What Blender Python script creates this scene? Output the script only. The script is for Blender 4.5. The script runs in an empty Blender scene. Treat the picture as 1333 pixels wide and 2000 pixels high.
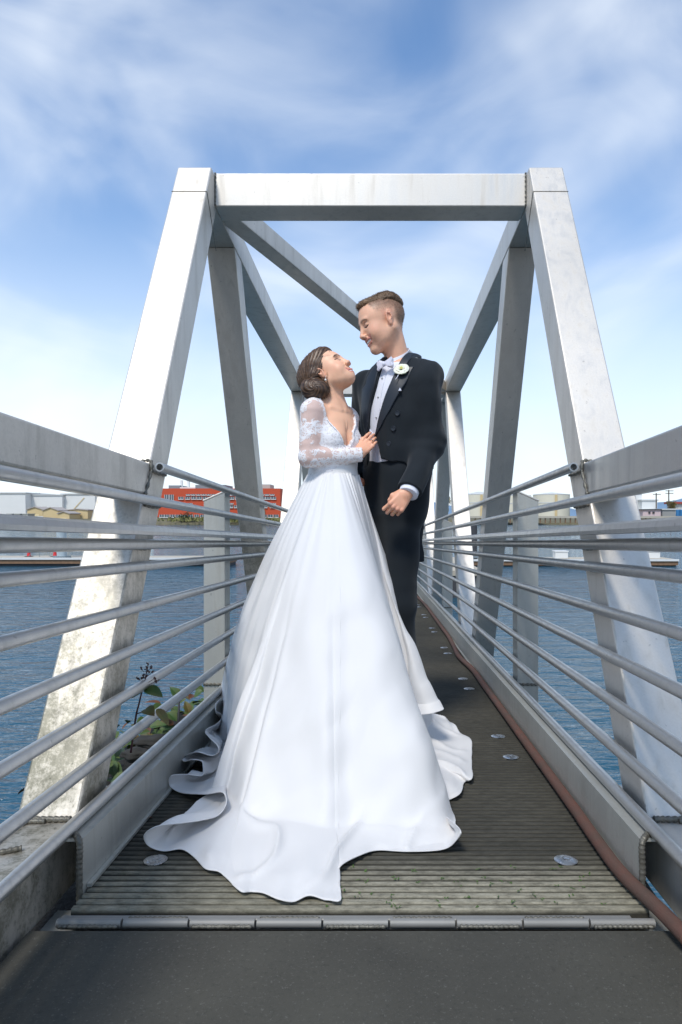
import bpy, bmesh, math, random
import numpy as np
from mathutils import Vector, Matrix
R = math.radians
SC = bpy.context.scene
COL = SC.collection
# ---------------------------------------------------------------- camera, world, sun, exposure
CAMZ = 3.2                    # camera height above the water
F = 1333.0                    # focal length in photo pixels (24 mm on a 36 mm tall frame)
TILT = R(-2.28)               # the gangway runs down to the floats
cam = bpy.data.cameras.new('camera'); camo = bpy.data.objects.new('camera', cam); COL.objects.link(camo)
camo.location = (0, 0, CAMZ); camo.rotation_euler = (R(90)+TILT, 0, 0)
cam.sensor_fit = 'VERTICAL'; cam.sensor_height = 36; cam.sensor_width = 24; cam.lens = 24
cam.shift_x = -76.5/2000; cam.shift_y = 60.5/2000
cam.clip_start = .05; cam.clip_end = 30000
SC.camera = camo
SC.view_settings.view_transform = 'Standard'; SC.view_settings.look = 'None'
SC.view_settings.exposure = 0.36; SC.view_settings.gamma = 1.0
SUN_DIR = Vector((-.20, -.54, .82)).normalized()      # towards the sun
elev = math.asin(SUN_DIR.z); azim = math.atan2(SUN_DIR.x, SUN_DIR.y)
w = bpy.data.worlds.new('World'); SC.world = w; w.use_nodes = True
nt = w.node_tree; N = nt.nodes; L = nt.links; N.clear()
sky = N.new('ShaderNodeTexSky'); sky.sky_type = 'NISHITA'; sky.sun_disc = False
sky.sun_elevation = elev; sky.sun_rotation = azim; sky.air_density = 1.0; sky.dust_density = .6; sky.ozone_density = 2.5
tc = N.new('ShaderNodeTexCoord'); sep = N.new('ShaderNodeSeparateXYZ'); L.new(tc.outputs['Generated'], sep.inputs[0])
def wm(op, a, b=None, c=None):
    m = N.new('ShaderNodeMath'); m.operation = op
    for i, v in enumerate((a, b, c)):
        if v is None: continue
        if isinstance(v, (int, float)): m.inputs[i].default_value = v
        else: L.new(v, m.inputs[i])
    return m.outputs[0]
zc = wm('MAXIMUM', sep.outputs['Z'], 0.0)
den = wm('ADD', zc, .42)
px = wm('DIVIDE', sep.outputs['X'], den); py = wm('DIVIDE', sep.outputs['Y'], den)
cmb = N.new('ShaderNodeCombineXYZ'); L.new(px, cmb.inputs[0]); L.new(py, cmb.inputs[1])
def cloud(scale, stretch, rot, detail, dist, loc):
    mp = N.new('ShaderNodeMapping'); L.new(tc.outputs['Generated'], mp.inputs[0])
    mp.inputs['Rotation'].default_value = rot; mp.inputs['Scale'].default_value = stretch; mp.inputs['Location'].default_value = loc
    n = N.new('ShaderNodeTexNoise'); L.new(mp.outputs[0], n.inputs['Vector'])
    n.inputs['Scale'].default_value = scale; n.inputs['Detail'].default_value = detail; n.inputs['Distortion'].default_value = dist
    n.inputs['Roughness'].default_value = .48
    return n.outputs['Fac']
c1 = cloud(2.0, (1.0, 1, 1.5), (0, R(30), 0), 4, .5, (3.4, 1.4, 0))
c2 = cloud(3.2, (1.0, 1, 2.1), (0, R(-38), 0), 6, .8, (1.0, 7.0, 0))
mix = wm('ADD', wm('MULTIPLY', c1, .72), wm('MULTIPLY', c2, .28))
mr = N.new('ShaderNodeMapRange'); mr.interpolation_type = 'SMOOTHSTEP'; L.new(mix, mr.inputs[0])
mr.inputs[1].default_value = .41; mr.inputs[2].default_value = .70; mr.inputs[3].default_value = .04; mr.inputs[4].default_value = .80
# more cloud near the horizon
hz = N.new('ShaderNodeMapRange'); hz.interpolation_type = 'SMOOTHSTEP'; L.new(zc, hz.inputs[0])
hz.inputs[1].default_value = .0; hz.inputs[2].default_value = .50; hz.inputs[3].default_value = .84; hz.inputs[4].default_value = 0.0
cf = wm('SUBTRACT', 1.0, wm('MULTIPLY', wm('SUBTRACT', 1.0, mr.outputs[0]), wm('SUBTRACT', 1.0, hz.outputs[0])))
cr = N.new('ShaderNodeMixRGB'); L.new(cf, cr.inputs[0])
tint = N.new('ShaderNodeMixRGB'); tint.blend_type = 'MULTIPLY'; tint.inputs[0].default_value = 1; tint.inputs[2].default_value = (.66, 1.14, 1.46, 1)
L.new(sky.outputs[0], tint.inputs[1]); L.new(tint.outputs[0], cr.inputs[1]); cr.inputs[2].default_value = (8.0, 8.5, 9.0, 1)
bg = N.new('ShaderNodeBackground'); L.new(cr.outputs[0], bg.inputs[0]); bg.inputs[1].default_value = .105
wo = N.new('ShaderNodeOutputWorld'); L.new(bg.outputs[0], wo.inputs[0])
sl = bpy.data.lights.new('sun', 'SUN'); so = bpy.data.objects.new('sun', sl); COL.objects.link(so)
sl.energy = 2.2; sl.angle = R(12); sl.color = (1, .94, .85)
so.rotation_euler = SUN_DIR.to_track_quat('Z', 'Y').to_euler(); so.location = (0, 0, 40)

# ---------------------------------------------------------------- frames and helpers
XC = -.045                                           # centre line of the gangway
RT = np.array(Matrix.Rotation(TILT, 3, 'X'))
def G(v):                                            # gangway frame (camera at 0) -> world
    v = np.asarray(v, dtype=float).reshape(-1, 3)
    return v @ RT.T + np.array([0, 0, CAMZ])
def P(x, y, Y):                                      # photo pixel at gangway-depth Y -> gangway frame
    return np.array([(x-743)*Y/F, Y, (1060.5-y)*Y/F])
def FL(x, y, z=-.82):                                # photo pixel on the deck (or height z)
    Y = -z*F/(y-1060.5); return np.array([(x-743)*Y/F, Y, z])
def FW(x, y, Y):                                     # photo pixel at world depth Y -> world
    d = RT @ np.array([(x-743)/F, 1., (1060.5-y)/F]); d = d*Y/d[1]
    return np.array([d[0], Y, CAMZ+d[2]])
WORLD = lambda v: np.asarray(v, dtype=float).reshape(-1, 3)
class Thing:
    """an Empty at a thing's base, parts are linked under it; fr maps builder coordinates to the world"""
    def __init__(s, name, base, label=None, cat=None, group=None, fr=G, kind=None):
        s.fr = fr; s.b = fr(base)[0]
        s.o = bpy.data.objects.new(name, None); s.o.empty_display_size = .1; COL.objects.link(s.o); s.o.location = s.b
        tagp(s.o, label, cat, group, kind)
    def part(s, name, vf, mat, parent=None, smooth=False, sharp=None, col=None):
        v, f = vf
        return mk(name, s.fr(v)-s.b, f, mat, parent or s.o, smooth, sharp, col)
def tagp(o, label=None, cat=None, group=None, kind=None):
    if label: o['label'] = label
    if cat: o['category'] = cat
    if group: o['group'] = group
    if kind: o['kind'] = kind
    return o
def mk(name, v, f, mat, parent=None, smooth=False, sharp=None, col=None):
    me = bpy.data.meshes.new(name)
    v = np.asarray(v, dtype=np.float32)
    if isinstance(f, np.ndarray):
        k = f.shape[1]; me.vertices.add(len(v)); me.vertices.foreach_set('co', v.ravel())
        me.loops.add(f.size); me.loops.foreach_set('vertex_index', f.ravel().astype(np.int32))
        me.polygons.add(len(f)); me.polygons.foreach_set('loop_start', np.arange(len(f), dtype=np.int32)*k)
        me.update(calc_edges=True)
    else:
        me.from_pydata(v.tolist(), [], f); me.update()
    if smooth:
        me.polygons.foreach_set('use_smooth', np.ones(len(me.polygons), dtype=bool))
        if sharp: me.set_sharp_from_angle(angle=R(sharp))
    if col is not None:
        a = me.color_attributes.new('Col', 'FLOAT_COLOR', 'POINT')
        c = np.ones((len(v), 4), dtype=np.float32); c[:, :3] = col; a.data.foreach_set('color', c.ravel())
    o = bpy.data.objects.new(name, me); COL.objects.link(o); o.parent = parent
    if mat: me.materials.append(mat)
    return o
def single(name, base, vf, mat, label=None, cat=None, group=None, kind=None, fr=G, smooth=False, sharp=None, col=None):
    b = fr(base)[0]; v, f = vf
    o = mk(name, fr(v)-b, f, mat, None, smooth, sharp, col); o.location = b
    return tagp(o, label, cat, group, kind)
def join(*parts):
    V = []; Fc = []; n = 0
    for v, f in parts:
        V.append(np.asarray(v, float)); Fc += [tuple(int(i)+n for i in q) for q in f]; n += len(v)
    return np.vstack(V), Fc
def bmout(bm):
    bm.verts.index_update(); v = [x.co[:] for x in bm.verts]; f = [tuple(q.index for q in p.verts) for p in bm.faces]; bm.free()
    return np.array(v), f
def box(x0, x1, y0, y1, z0, z1, bev=0, seg=1):
    bm = bmesh.new(); bmesh.ops.create_cube(bm, size=1)
    for q in bm.verts:
        q.co = Vector(((x0+x1)/2+q.co.x*(x1-x0), (y0+y1)/2+q.co.y*(y1-y0), (z0+z1)/2+q.co.z*(z1-z0)))
    if bev: bmesh.ops.bevel(bm, geom=bm.edges[:], offset=bev, segments=seg, affect='EDGES', profile=.5)
    return bmout(bm)
def prism(poly, axis, a, b, bev=0, seg=2):
    """extrude a closed 2-D polygon along an axis ('x': poly is (y,z); 'y': (x,z); 'z': (x,y))"""
    bm = bmesh.new()
    def co(p, t): return {'x': (t, p[0], p[1]), 'y': (p[0], t, p[1]), 'z': (p[0], p[1], t)}[axis]
    A = [bm.verts.new(co(p, a)) for p in poly]; B = [bm.verts.new(co(p, b)) for p in poly]; n = len(poly)
    bm.faces.new(A); bm.faces.new(B[::-1])
    for i in range(n): bm.faces.new((A[i], B[i], B[(i+1) % n], A[(i+1) % n]))
    bmesh.ops.recalc_face_normals(bm, faces=bm.faces)
    if bev: bmesh.ops.bevel(bm, geom=bm.edges[:], offset=bev, segments=seg, affect='EDGES', profile=.5)
    return bmout(bm)
def tube(pts, r, n=16, cap=True, hollow=0):
    """tube along points; r scalar or list"""
    pts = np.asarray(pts, float); m = len(pts)
    rs = np.full(m, r) if np.isscalar(r) else np.asarray(r, float)
    t = np.gradient(pts, axis=0); t /= np.linalg.norm(t, axis=1)[:, None]
    up = np.array([0, 0, 1.]) if abs(t[0][2]) < .9 else np.array([1., 0, 0])
    V = []; nrm = np.cross(t[0], up); nrm /= np.linalg.norm(nrm)
    for i in range(m):
        nrm = nrm-t[i]*np.dot(nrm, t[i]); nrm /= np.linalg.norm(nrm); bn = np.cross(t[i], nrm)
        a = np.linspace(0, 2*np.pi, n, endpoint=False)
        V.append(pts[i]+rs[i]*(np.cos(a)[:, None]*nrm+np.sin(a)[:, None]*bn))
    V = np.vstack(V); Fc = []
    for i in range(m-1):
        for j in range(n):
            k = (j+1) % n; Fc.append((i*n+j, i*n+k, (i+1)*n+k, (i+1)*n+j))
    if hollow:
        o = len(V); V2 = pts[0]+(V[:n]-pts[0])*hollow; V3 = V2+t[0]*r*3
        V = np.vstack([V, V2, V3, V3.mean(0)[None]])
        for j in range(n):
            k = (j+1) % n; Fc += [(j, o+j, o+k, k), (o+j, o+n+j, o+n+k, o+k), (o+n+j, o+2*n, o+n+k)]
        Fc.append(tuple(range((m-1)*n, m*n)))
    elif cap:
        Fc.append(tuple(range(n))[::-1]); Fc.append(tuple(range((m-1)*n, m*n)))
    return V, Fc
def bar(p0, p1, w, d, side=None, bev=.005):
    """rectangular tube from p0 to p1, w along 'side', d across"""
    p0 = Vector(p0); p1 = Vector(p1); t = (p1-p0).normalized()
    s = Vector(side) if side else t.cross(Vector((0, 0, 1)))
    s = (s-t*s.dot(t)).normalized(); u = s.cross(t)
    v, f = box(-w/2, w/2, 0, (p1-p0).length, -d/2, d/2, bev, 2)
    M = Matrix((s, t, u)).transposed()
    return np.array([tuple(M@Vector(q)+p0) for q in v]), f
def catmull(pts, n, closed=False):
    pts = np.asarray(pts, float); m = len(pts)
    seg = m if closed else m-1; u = np.linspace(0, seg, n, endpoint=not closed); i = np.minimum(u.astype(int), seg-1); t = (u-i)[:, None]
    def g(k): return pts[k % m] if closed else pts[np.clip(k, 0, m-1)]
    a, b, c, d = g(i-1), g(i), g(i+1), g(i+2)
    return .5*((2*b)+(-a+c)*t+(2*a-5*b+4*c-d)*t**2+(-a+3*b-3*c+d)*t**3)
def lathe(prof, n=24, c=(0, 0, 0)):
    V = []; Fc = []
    for r_, z in prof:
        for j in range(n):
            a = 2*math.pi*j/n; V.append((c[0]+r_*math.cos(a), c[1]+r_*math.sin(a), c[2]+z))
    for i in range(len(prof)-1):
        for j in range(n):
            k = (j+1) % n; Fc.append((i*n+j, i*n+k, (i+1)*n+k, (i+1)*n+j))
    Fc.append(tuple(range(n))[::-1]); Fc.append(tuple(range((len(prof)-1)*n, len(prof)*n)))
    return np.array(V), Fc
rng = np.random.default_rng(7)
random.seed(7)

# ---------------------------------------------------------------- materials
class M:
    """small node-graph helper"""
    def __init__(s, name, base=(.5, .5, .5), rough=.5, metal=0., spec=.5, **kw):
        s.m = bpy.data.materials.new(name); s.m.use_nodes = True; s.t = s.m.node_tree
        s.b = s.t.nodes['Principled BSDF']; s.b.inputs['Base Color'].default_value = (*base, 1)
        s.b.inputs['Roughness'].default_value = rough; s.b.inputs['Metallic'].default_value = metal
        s.b.inputs['Specular IOR Level'].default_value = spec
        for k, v in kw.items(): s.b.inputs[k.replace('_', ' ')].default_value = v
        s.tc = s.t.nodes.new('ShaderNodeTexCoord').outputs['Object']
    def n(s, kind, **kw):
        q = s.t.nodes.new('ShaderNode'+kind)
        for k, v in kw.items(): setattr(q, k, v)
        return q
    def lk(s, a, b): s.t.links.new(a, b)
    def map(s, scale=(1, 1, 1), rot=(0, 0, 0), loc=(0, 0, 0)):
        q = s.n('Mapping'); s.lk(s.tc, q.inputs[0]); q.inputs['Scale'].default_value = scale; q.inputs['Rotation'].default_value = rot; q.inputs['Location'].default_value = loc
        return q.outputs[0]
    def noise(s, scale, detail=4, vec=None, dist=0, rough=.55):
        q = s.n('TexNoise'); s.lk(vec or s.tc, q.inputs['Vector']); q.inputs['Scale'].default_value = scale
        q.inputs['Detail'].default_value = detail; q.inputs['Distortion'].default_value = dist; q.inputs['Roughness'].default_value = rough
        return q.outputs['Fac']
    def voro(s, scale, vec=None, feature='F1', out='Distance'):
        q = s.n('TexVoronoi', feature=feature); s.lk(vec or s.tc, q.inputs['Vector']); q.inputs['Scale'].default_value = scale
        return q.outputs[out]
    def rng(s, v, a, b, c=0., d=1., smooth=False):
        q = s.n('MapRange'); q.interpolation_type = 'SMOOTHSTEP' if smooth else 'LINEAR'
        s.lk(v, q.inputs[0])
        for i, x in enumerate((a, b, c, d)): q.inputs[i+1].default_value = x
        return q.outputs[0]
    def math(s, op, a, b=None, c=None):
        q = s.n('Math', operation=op)
        for i, v in enumerate((a, b, c)):
            if v is None: continue
            if isinstance(v, (int, float)): q.inputs[i].default_value = v
            else: s.lk(v, q.inputs[i])
        return q.outputs[0]
    def mix(s, fac, a, b, mode='MIX'):
        q = s.n('MixRGB', blend_type=mode)
        for i, v in enumerate((fac, a, b)):
            if isinstance(v, (int, float)): q.inputs[i].default_value = v
            elif isinstance(v, tuple): q.inputs[i].default_value = (*v, 1)
            else: s.lk(v, q.inputs[i])
        return q.outputs[0]
    def color(s, c): s.lk(c, s.b.inputs['Base Color'])
    def rgh(s, c): s.lk(c, s.b.inputs['Roughness'])
    def bump(s, h, strength=.3, dist=.01, prev=None):
        q = s.n('Bump'); s.lk(h, q.inputs['Height']); q.inputs['Strength'].default_value = strength; q.inputs['Distance'].default_value = dist
        if prev: s.lk(prev, q.inputs['Normal'])
        s.lk(q.outputs[0], s.b.inputs['Normal']); return q.outputs[0]
    def xyz(s):
        q = s.n('SeparateXYZ'); s.lk(s.tc, q.inputs[0]); return q.outputs
def aluminium(name, base, metal, rough, stain=.0, lichen=False, tone=(.62, .60, .56)):
    a = M(name, base, rough, metal)
    big = a.noise(1.7, 5, dist=.6); st = a.noise(3, 5, a.map((9, 9, .8)), dist=.4); fine = a.noise(160, 3); speck = a.noise(46, 2)
    c = a.mix(a.rng(big, .3, .75), tuple(x*1.0 for x in base), tuple(x*.84 for x in base))
    c = a.mix(a.math('MULTIPLY', a.rng(st, .5, .78, 0, 1, True), .35+stain), c, tuple(t*x for t, x in zip(tone, base)))
    c = a.mix(a.math('MULTIPLY', a.rng(fine, .35, .65), .18), c, tuple(x*.7 for x in base))
    c = a.mix(a.rng(speck, .70, .76, 0, .55, True), c, tuple(x*.45 for x in base))
    if lichen:
        x = a.xyz(); z = x[2]
        low = a.rng(z, 1.35, .1, 0, 1, True); left = a.rng(x[0], -.35, -.85, 0, 1)
        pat = a.noise(5, 8, a.map((1.6, 1.6, .9)), rough=.75); grain = a.noise(95, 4, rough=.8)
        c = a.mix(a.math('MULTIPLY', a.math('MULTIPLY', low, left), a.rng(pat, .30, .55, .15, .75, True)), c, (.33, .31, .25))
        f = a.math('MULTIPLY', a.math('MULTIPLY', low, left), a.rng(a.math('ADD', pat, a.math('MULTIPLY', grain, .55)), .70, .90, 0, 1, True))
        c = a.mix(a.math('MULTIPLY', f, .9), c, (.16, .155, .115))
        c = a.mix(a.math('MULTIPLY', a.math('MULTIPLY', low, left), a.rng(grain, .62, .70, 0, .8)), c, (.05, .05, .04))
    a.color(c); a.rgh(a.rng(st, .3, .8, rough-.07, rough+.15)); a.bump(fine, .12, .002)
    return a.m
M_ALU = aluminium('aluminium', (.74, .695, .63), .66, .50)
M_ALUD = aluminium('weathered_aluminium', (.74, .695, .63), .66, .50, stain=.12, lichen=True)
M_RAIL = aluminium('rail_aluminium', (.52, .52, .51), .8, .36)
M_CURB = aluminium('curb_aluminium', (.54, .54, .50), .6, .5, stain=.1)
def M_weld():
    a = M('weld_metal', (.42, .41, .38), .5, .5); a.color(a.mix(a.noise(60, 4), (.24, .23, .20), (.07, .065, .05))); a.bump(a.noise(150, 3), .5, .004); return a.m
M_WELD = M_weld()
def M_deck_():
    a = M('deck_grating', (.11, .105, .09), .8)
    n1 = a.noise(2.2, 6, dist=.4); n2 = a.noise(70, 4, a.map((.35, 1, 1)), rough=.75); n3 = a.noise(9, 6, rough=.7)
    c = a.mix(a.rng(n2, .3, .72), (.12, .11, .08), (.42, .39, .30)); c = a.mix(a.rng(n1, .35, .7, 0, .55), c, (.075, .073, .05))
    c = a.mix(a.rng(n3, .58, .72, 0, .6, True), c, (.045, .055, .022))
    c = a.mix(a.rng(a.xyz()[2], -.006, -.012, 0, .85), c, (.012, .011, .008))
    a.color(c); a.bump(n2, .5, .004); return a.m
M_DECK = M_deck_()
def M_conc():
    a = M('concrete', (.14, .135, .12), .9)
    n1 = a.noise(3, 6); n2 = a.noise(140, 4, rough=.8); n3 = a.noise(85, 6, rough=.8); n4 = a.noise(18, 6, rough=.7)
    c = a.mix(a.rng(n1, .3, .7), (.046, .044, .036), (.070, .067, .054)); c = a.mix(a.rng(n3, .50, .70, 0, .45, True), c, (.020, .021, .018))
    c = a.mix(a.rng(n4, .55, .75, 0, .35, True), c, (.075, .075, .065)); c = a.mix(a.rng(n2, .58, .72, 0, .75), c, (.17, .165, .145)); a.color(c); a.bump(a.math('ADD', n2, n3), .35, .003); return a.m
M_CONC = M_conc()
def M_steel_():
    a = M('stainless', (.62, .62, .62), .22, .95); a.rgh(a.rng(a.noise(40, 3), .3, .7, .15, .4)); return a.m
M_STEEL = M_steel_()
def M_hose_():
    a = M('hose_rubber', (.12, .05, .035), .75); n = a.noise(14, 5); f = a.noise(120, 3, a.map((3, 1, 3)))
    a.color(a.mix(a.rng(n, .3, .7), (.135, .055, .038), (.085, .055, .042))); a.bump(f, .5, .003); return a.m
M_HOSE = M_hose_()
def flat(name, c, rough=.7, metal=0., var=.25, scale=6):
    a = M(name, c, rough, metal); a.color(a.mix(a.noise(scale, 5), tuple(x*(1-var) for x in c), tuple(min(1, x*(1+var)) for x in c))); return a.m
# ================================================================ the setting
def M_water_():
    a = M('sea_water', (.020, .088, .140), .06, 0, .5, IOR=1.33)
    v1 = a.map((.75, 2.1, 1), rot=(0, 0, R(8))); v2 = a.map((.8, 2.6, 1), rot=(0, 0, R(-14)), loc=(3, 1, 0))
    n1 = a.noise(1.1, 4, v1, dist=.5, rough=.5); n2 = a.noise(3.4, 3, v2, dist=.6, rough=.55); n3 = a.noise(.22, 3, a.map((.5, 1.4, 1)))
    h = a.math('ADD', a.math('ADD', a.math('MULTIPLY', n1, 1.0), a.math('MULTIPLY', n2, .32)), a.math('MULTIPLY', n3, 1.6))
    a.bump(h, 1.0, .16); return a.m
nx = 60
wv, wf = [], []
single('water', (0, 0, 0), (np.array([(-6000, -300, 0), (6000, -300, 0), (6000, 9000, 0), (-6000, 9000, 0)], float), [(0, 1, 2, 3)]), M_water_(), kind='structure', fr=WORLD)
# seabed ground, one sheet to the horizon
single('ground', (0, 0, -6), (np.array([(-9000, -900, -6), (9000, -900, -6), (9000, 12000, -6), (-9000, 12000, -6)], float), [(0, 1, 2, 3)]), flat('mud', (.08, .07, .05)), kind='structure', fr=WORLD)
# landing the gangway is hinged to
lp = [(XC-2.6, -2.5), (XC+2.6, -2.5), (XC+2.6, .55), (XC+.715, .55), (XC+.715, 1.472), (XC-.715, 1.472), (XC-.715, .55), (XC-2.6, .55)]
single('landing', (XC, 0, -1.2), prism(lp, 'z', -1.2, -.832, .008, 1), M_CONC, kind='structure')
# unseen dark ground behind the photographer, added to darken reflections in the metal
single('unseen_quay', (0, -10, -1.2), box(-70, 70, -90, -2.51, -5.2, -.84), flat('asphalt', (.05, .05, .05), .9), kind='structure')
# rubble bank below the landing
def bank():
    xs = np.linspace(-7, 4, 150); ys = np.linspace(-6, 7, 150); X, Y = np.meshgrid(xs, ys)
    n = np.zeros_like(X); r = np.random.default_rng(3)
    for k in range(46):
        fx, fy = r.normal(0, 1, 2)*(.6+k*.28); n += np.sin(fx*X+fy*Y+r.uniform(0, 6.3))*(.5/(1+k*.35))
    d = np.maximum(0, Y-(3.85+.2*np.sin(X*2)))*1.9
    dl = np.maximum(0, -1.20-X)*2.2*np.clip((Y-1.55)/.5, 0, 1); dr = np.maximum(0, X-.45-.3*np.clip((2.7-Y)/.6, 0, 1))*2.2*np.clip((Y-1.55)/.5, 0, 1)
    Z = 2.10+.06*n-np.maximum(np.maximum(d, dl), dr)*1.0
    Z = np.minimum(Z, 2.18); Z = np.maximum(Z, -5)
    V = np.stack([X, Y, Z], -1).reshape(-1, 3); i = np.arange(149)[:, None]*150+np.arange(149)[None]
    f = np.stack([i, i+1, i+151, i+150], -1).reshape(-1, 4)
    return V, f
a = M('bank_soil', (.04, .033, .024), .95); n_ = a.noise(14, 6, rough=.75); a.color(a.mix(a.rng(n_, .35, .7), (.008, .007, .005), (.045, .04, .03)))
a.color(a.mix(a.rng(a.noise(2.5, 5), .5, .68, 0, .8, True), a.mix(a.rng(n_, .35, .7), (.006, .005, .004), (.024, .021, .017)), (.04, .038, .034))); a.bump(n_, 1, .05)
bv, bf = bank(); single('bank', (0, 0, 0), (bv, bf), a.m, kind='structure', fr=WORLD, smooth=True)

# ---------------------------------------------------------------- far shore
def shore():
    xs = np.concatenate([np.linspace(-420, 420, 160)]); V = []; Fc = []
    r = np.random.default_rng(5)
    for x in xs:
        e = 246+2*math.sin(x*.11)+r.uniform(-.8, .8)
        V += [(x, e-1.5, -1), (x, e, .55+r.uniform(-.2, .2)), (x, e+4, 1.5+r.uniform(-.3, .3)), (x, e+10, 2.0), (x, 2500, 2.1)]
    for i in range(len(xs)-1):
        for j in range(4): Fc.append((i*5+j, (i+1)*5+j, (i+1)*5+j+1, i*5+j+1))
    return np.array(V), Fc
single('shore', (0, 250, 0), shore(), flat('shore_ground', (.14, .125, .075), .95, var=.6, scale=.5), kind='structure', fr=WORLD)
def hills():
    xs = np.linspace(-5200, 5200, 240); V = []; Fc = []
    for x in xs:
        h = 95+60*math.sin(x*.0011+1.1)+38*math.sin(x*.0037)+16*math.sin(x*.011+2)+max(0, (x-2200))*.09
        V += [(x, 8000, -6), (x, 8300, h*.6), (x, 8600, h), (x, 9400, h*.4)]
    for i in range(len(xs)-1):
        for j in range(3): Fc.append((i*4+j, (i+1)*4+j, (i+1)*4+j+1, i*4+j+1))
    return np.array(V), Fc
single('hills', (0, 8600, 0), hills(), flat('hill_haze_blue', (.16, .25, .36), 1, var=.15, scale=.002), kind='structure', fr=WORLD, smooth=True)  # distance haze is painted into the hills' blue-green base colour

M_OR = flat('orange_render', (.52, .075, .028), .8, var=.08); M_WIN = flat('window_glass', (.10, .12, .14), .15, .2); M_TRIM = flat('white_trim', (.7, .7, .68), .7, var=.08)
M_GREY = flat('grey_cladding', (.20, .24, .26), .7); M_LG = flat('pale_cladding', (.55, .56, .55), .7, var=.1); M_TAN = flat('tan_wall', (.62, .48, .26), .8, var=.1)
M_SHINGLE = flat('shed_roof', (.40, .36, .33), .9, var=.12); M_WHT = flat('white_wall', (.72, .72, .70), .7, var=.05, scale=.3); M_DARK = flat('dark_opening', (.05, .05, .055), .8)
M_BRN = flat('dock_timber', (.22, .13, .075), .9, var=.4); M_BEI = flat('dock_deck', (.45, .40, .32), .9, var=.15); M_TANK = flat('cream_tank', (.68, .64, .52), .6, var=.06, scale=.4)
def fbox(x0, x1, y0, y1, Y, depth, e=0):           # front face at photo pixels, world depth Y
    a = FW(x0, y1, Y); b = FW(x1, y0, Y); return box(a[0], b[0], Y+e, Y+depth, a[2], b[2])
# orange office block
Yb = 262.
T = Thing('office_building', FW(430, 1016, Yb), 'long orange office block with rows of white framed windows across the water', 'building', fr=WORLD)
T.part('wall', fbox(300, 548, 954, 1010, Yb, 30), M_OR)
T.part('base_course', fbox(300, 548, 1010, 1018, Yb, 30, .25), flat('base_wall', (.42, .36, .24)))
T.part('roof_plant', fbox(330, 352, 948, 954, Yb+5, 12), M_GREY); T.part('roof_plant', fbox(382, 440, 947, 954, Yb+5, 14), M_GREY)
T.part('roof_plant', fbox(352, 382, 951.5, 954, Yb+4, 10), M_TRIM); T.part('roof_plant', fbox(495, 528, 946, 954, Yb+6, 10), flat('plant_room', (.42, .40, .36)))
for x in (354.5, 368): T.part('chimney', fbox(x-1.6, x+1.6, 938, 951.5, Yb+7, 1.2), M_TRIM)
def winrow(y0, y1, xs, wd, gap=1.2, sill=False):
    for x in xs:
        fr_ = T.part('window', fbox(x, x+wd, y0, y1, Yb-.25, .22), M_WIN)
        n = max(1, int(wd/3.2)); q = []
        for i in range(n+1): q.append(fbox(x+i*wd/n-.22, x+i*wd/n+.22, y0, y1, Yb-.32, .06))
        q.append(fbox(x-.3, x+wd+.3, y1-.2, y1+.9, Yb-.45, .19))
        T.part('frame', join(*q), M_TRIM, fr_)
winrow(970.2, 975, [349, 362, 374, 385, 397, 412, 424, 436, 448, 460, 472, 484, 498, 509, 519, 530], 9.5)
winrow(965, 967, [364, 374, 384, 394, 404, 414, 426, 438, 450, 462, 474, 486, 498, 508, 518, 528], 8)
winrow(966, 977, [322, 331.5], 8)
winrow(987, 991.5, [349, 361, 374, 412, 424, 434, 447, 458, 505, 514, 528], 8.5)
winrow(982.5, 984.2, [333, 345, 357, 368, 412, 424, 436, 448, 521, 531], 8)
winrow(1005, 1010.5, [312, 322, 333, 344, 356, 368, 380, 392, 412, 424, 436, 448, 470, 482, 502, 513, 524, 535], 9)
# foliage helper: one crown mesh of leaf clumps, plus trunk
M_LEAFD = flat('dark_foliage', (.035, .055, .022), .8, var=.5, scale=.6); M_LEAFO = flat('autumn_foliage', (.16, .13, .04), .8, var=.5, scale=.6); M_BARK = flat('bark', (.08, .06, .045), .9)
def crown(c, rx, rz, n, leaf, seed):
    r = np.random.default_rng(seed); V = []; Fc = []
    cl = r.normal(0, 1, (14, 3)); cl /= np.linalg.norm(cl, axis=1)[:, None]; cl *= r.uniform(.35, .8, (14, 1))
    for i in range(n):
        p = cl[r.integers(14)]+r.normal(0, .22, 3); p = np.array(c)+p*np.array([rx, rx, rz])
        a, b = r.normal(0, 1, 3), r.normal(0, 1, 3); a /= np.linalg.norm(a); b -= a*a.dot(b); b /= np.linalg.norm(b); k = len(V); s = leaf*r.uniform(.6, 1.3)
        V += [p-a*s, p+b*s*.6, p+a*s, p-b*s*.6]; Fc.append((k, k+1, k+2, k+3))
    return np.array(V), Fc
def tree(x, y0, y1, wpx, Y, mat, label, seed, cat='tree', grp=None):
    b = FW(x, y1, Y); t = FW(x, y0, Y); h = t[2]-b[2]; rx = wpx/2*Y/F
    t_ = Thing('tree' if cat == 'tree' else 'shrub', b, label, cat, grp, fr=WORLD)
    t_.part('trunk', tube([b-(0, 0, .4), b+(0, 0, h*.3), b+(.1, 0, h*.7)], [h*.05, h*.04, h*.015], 8), M_BARK)
    t_.part('crown', crown(b+np.array([0, 0, h*.55]), rx, h*.5, 900, h*.055, seed), mat)
tree(362, 1000, 1023, 30, 246, M_LEAFD, 'dark rounded bush on the bank before the orange office block', 11, 'shrub')
tree(512, 996, 1010, 14, 255, M_LEAFO, 'small bare brown tree by the orange office wall', 12)
tree(1310, 977, 998, 22, 268, M_LEAFO, 'yellowing tree between the utility pole and the red roofed house', 13)
tree(868, 972, 1008, 26, 270, M_LEAFO, 'rust brown tree seen beyond the railing right of the groom', 14)
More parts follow.
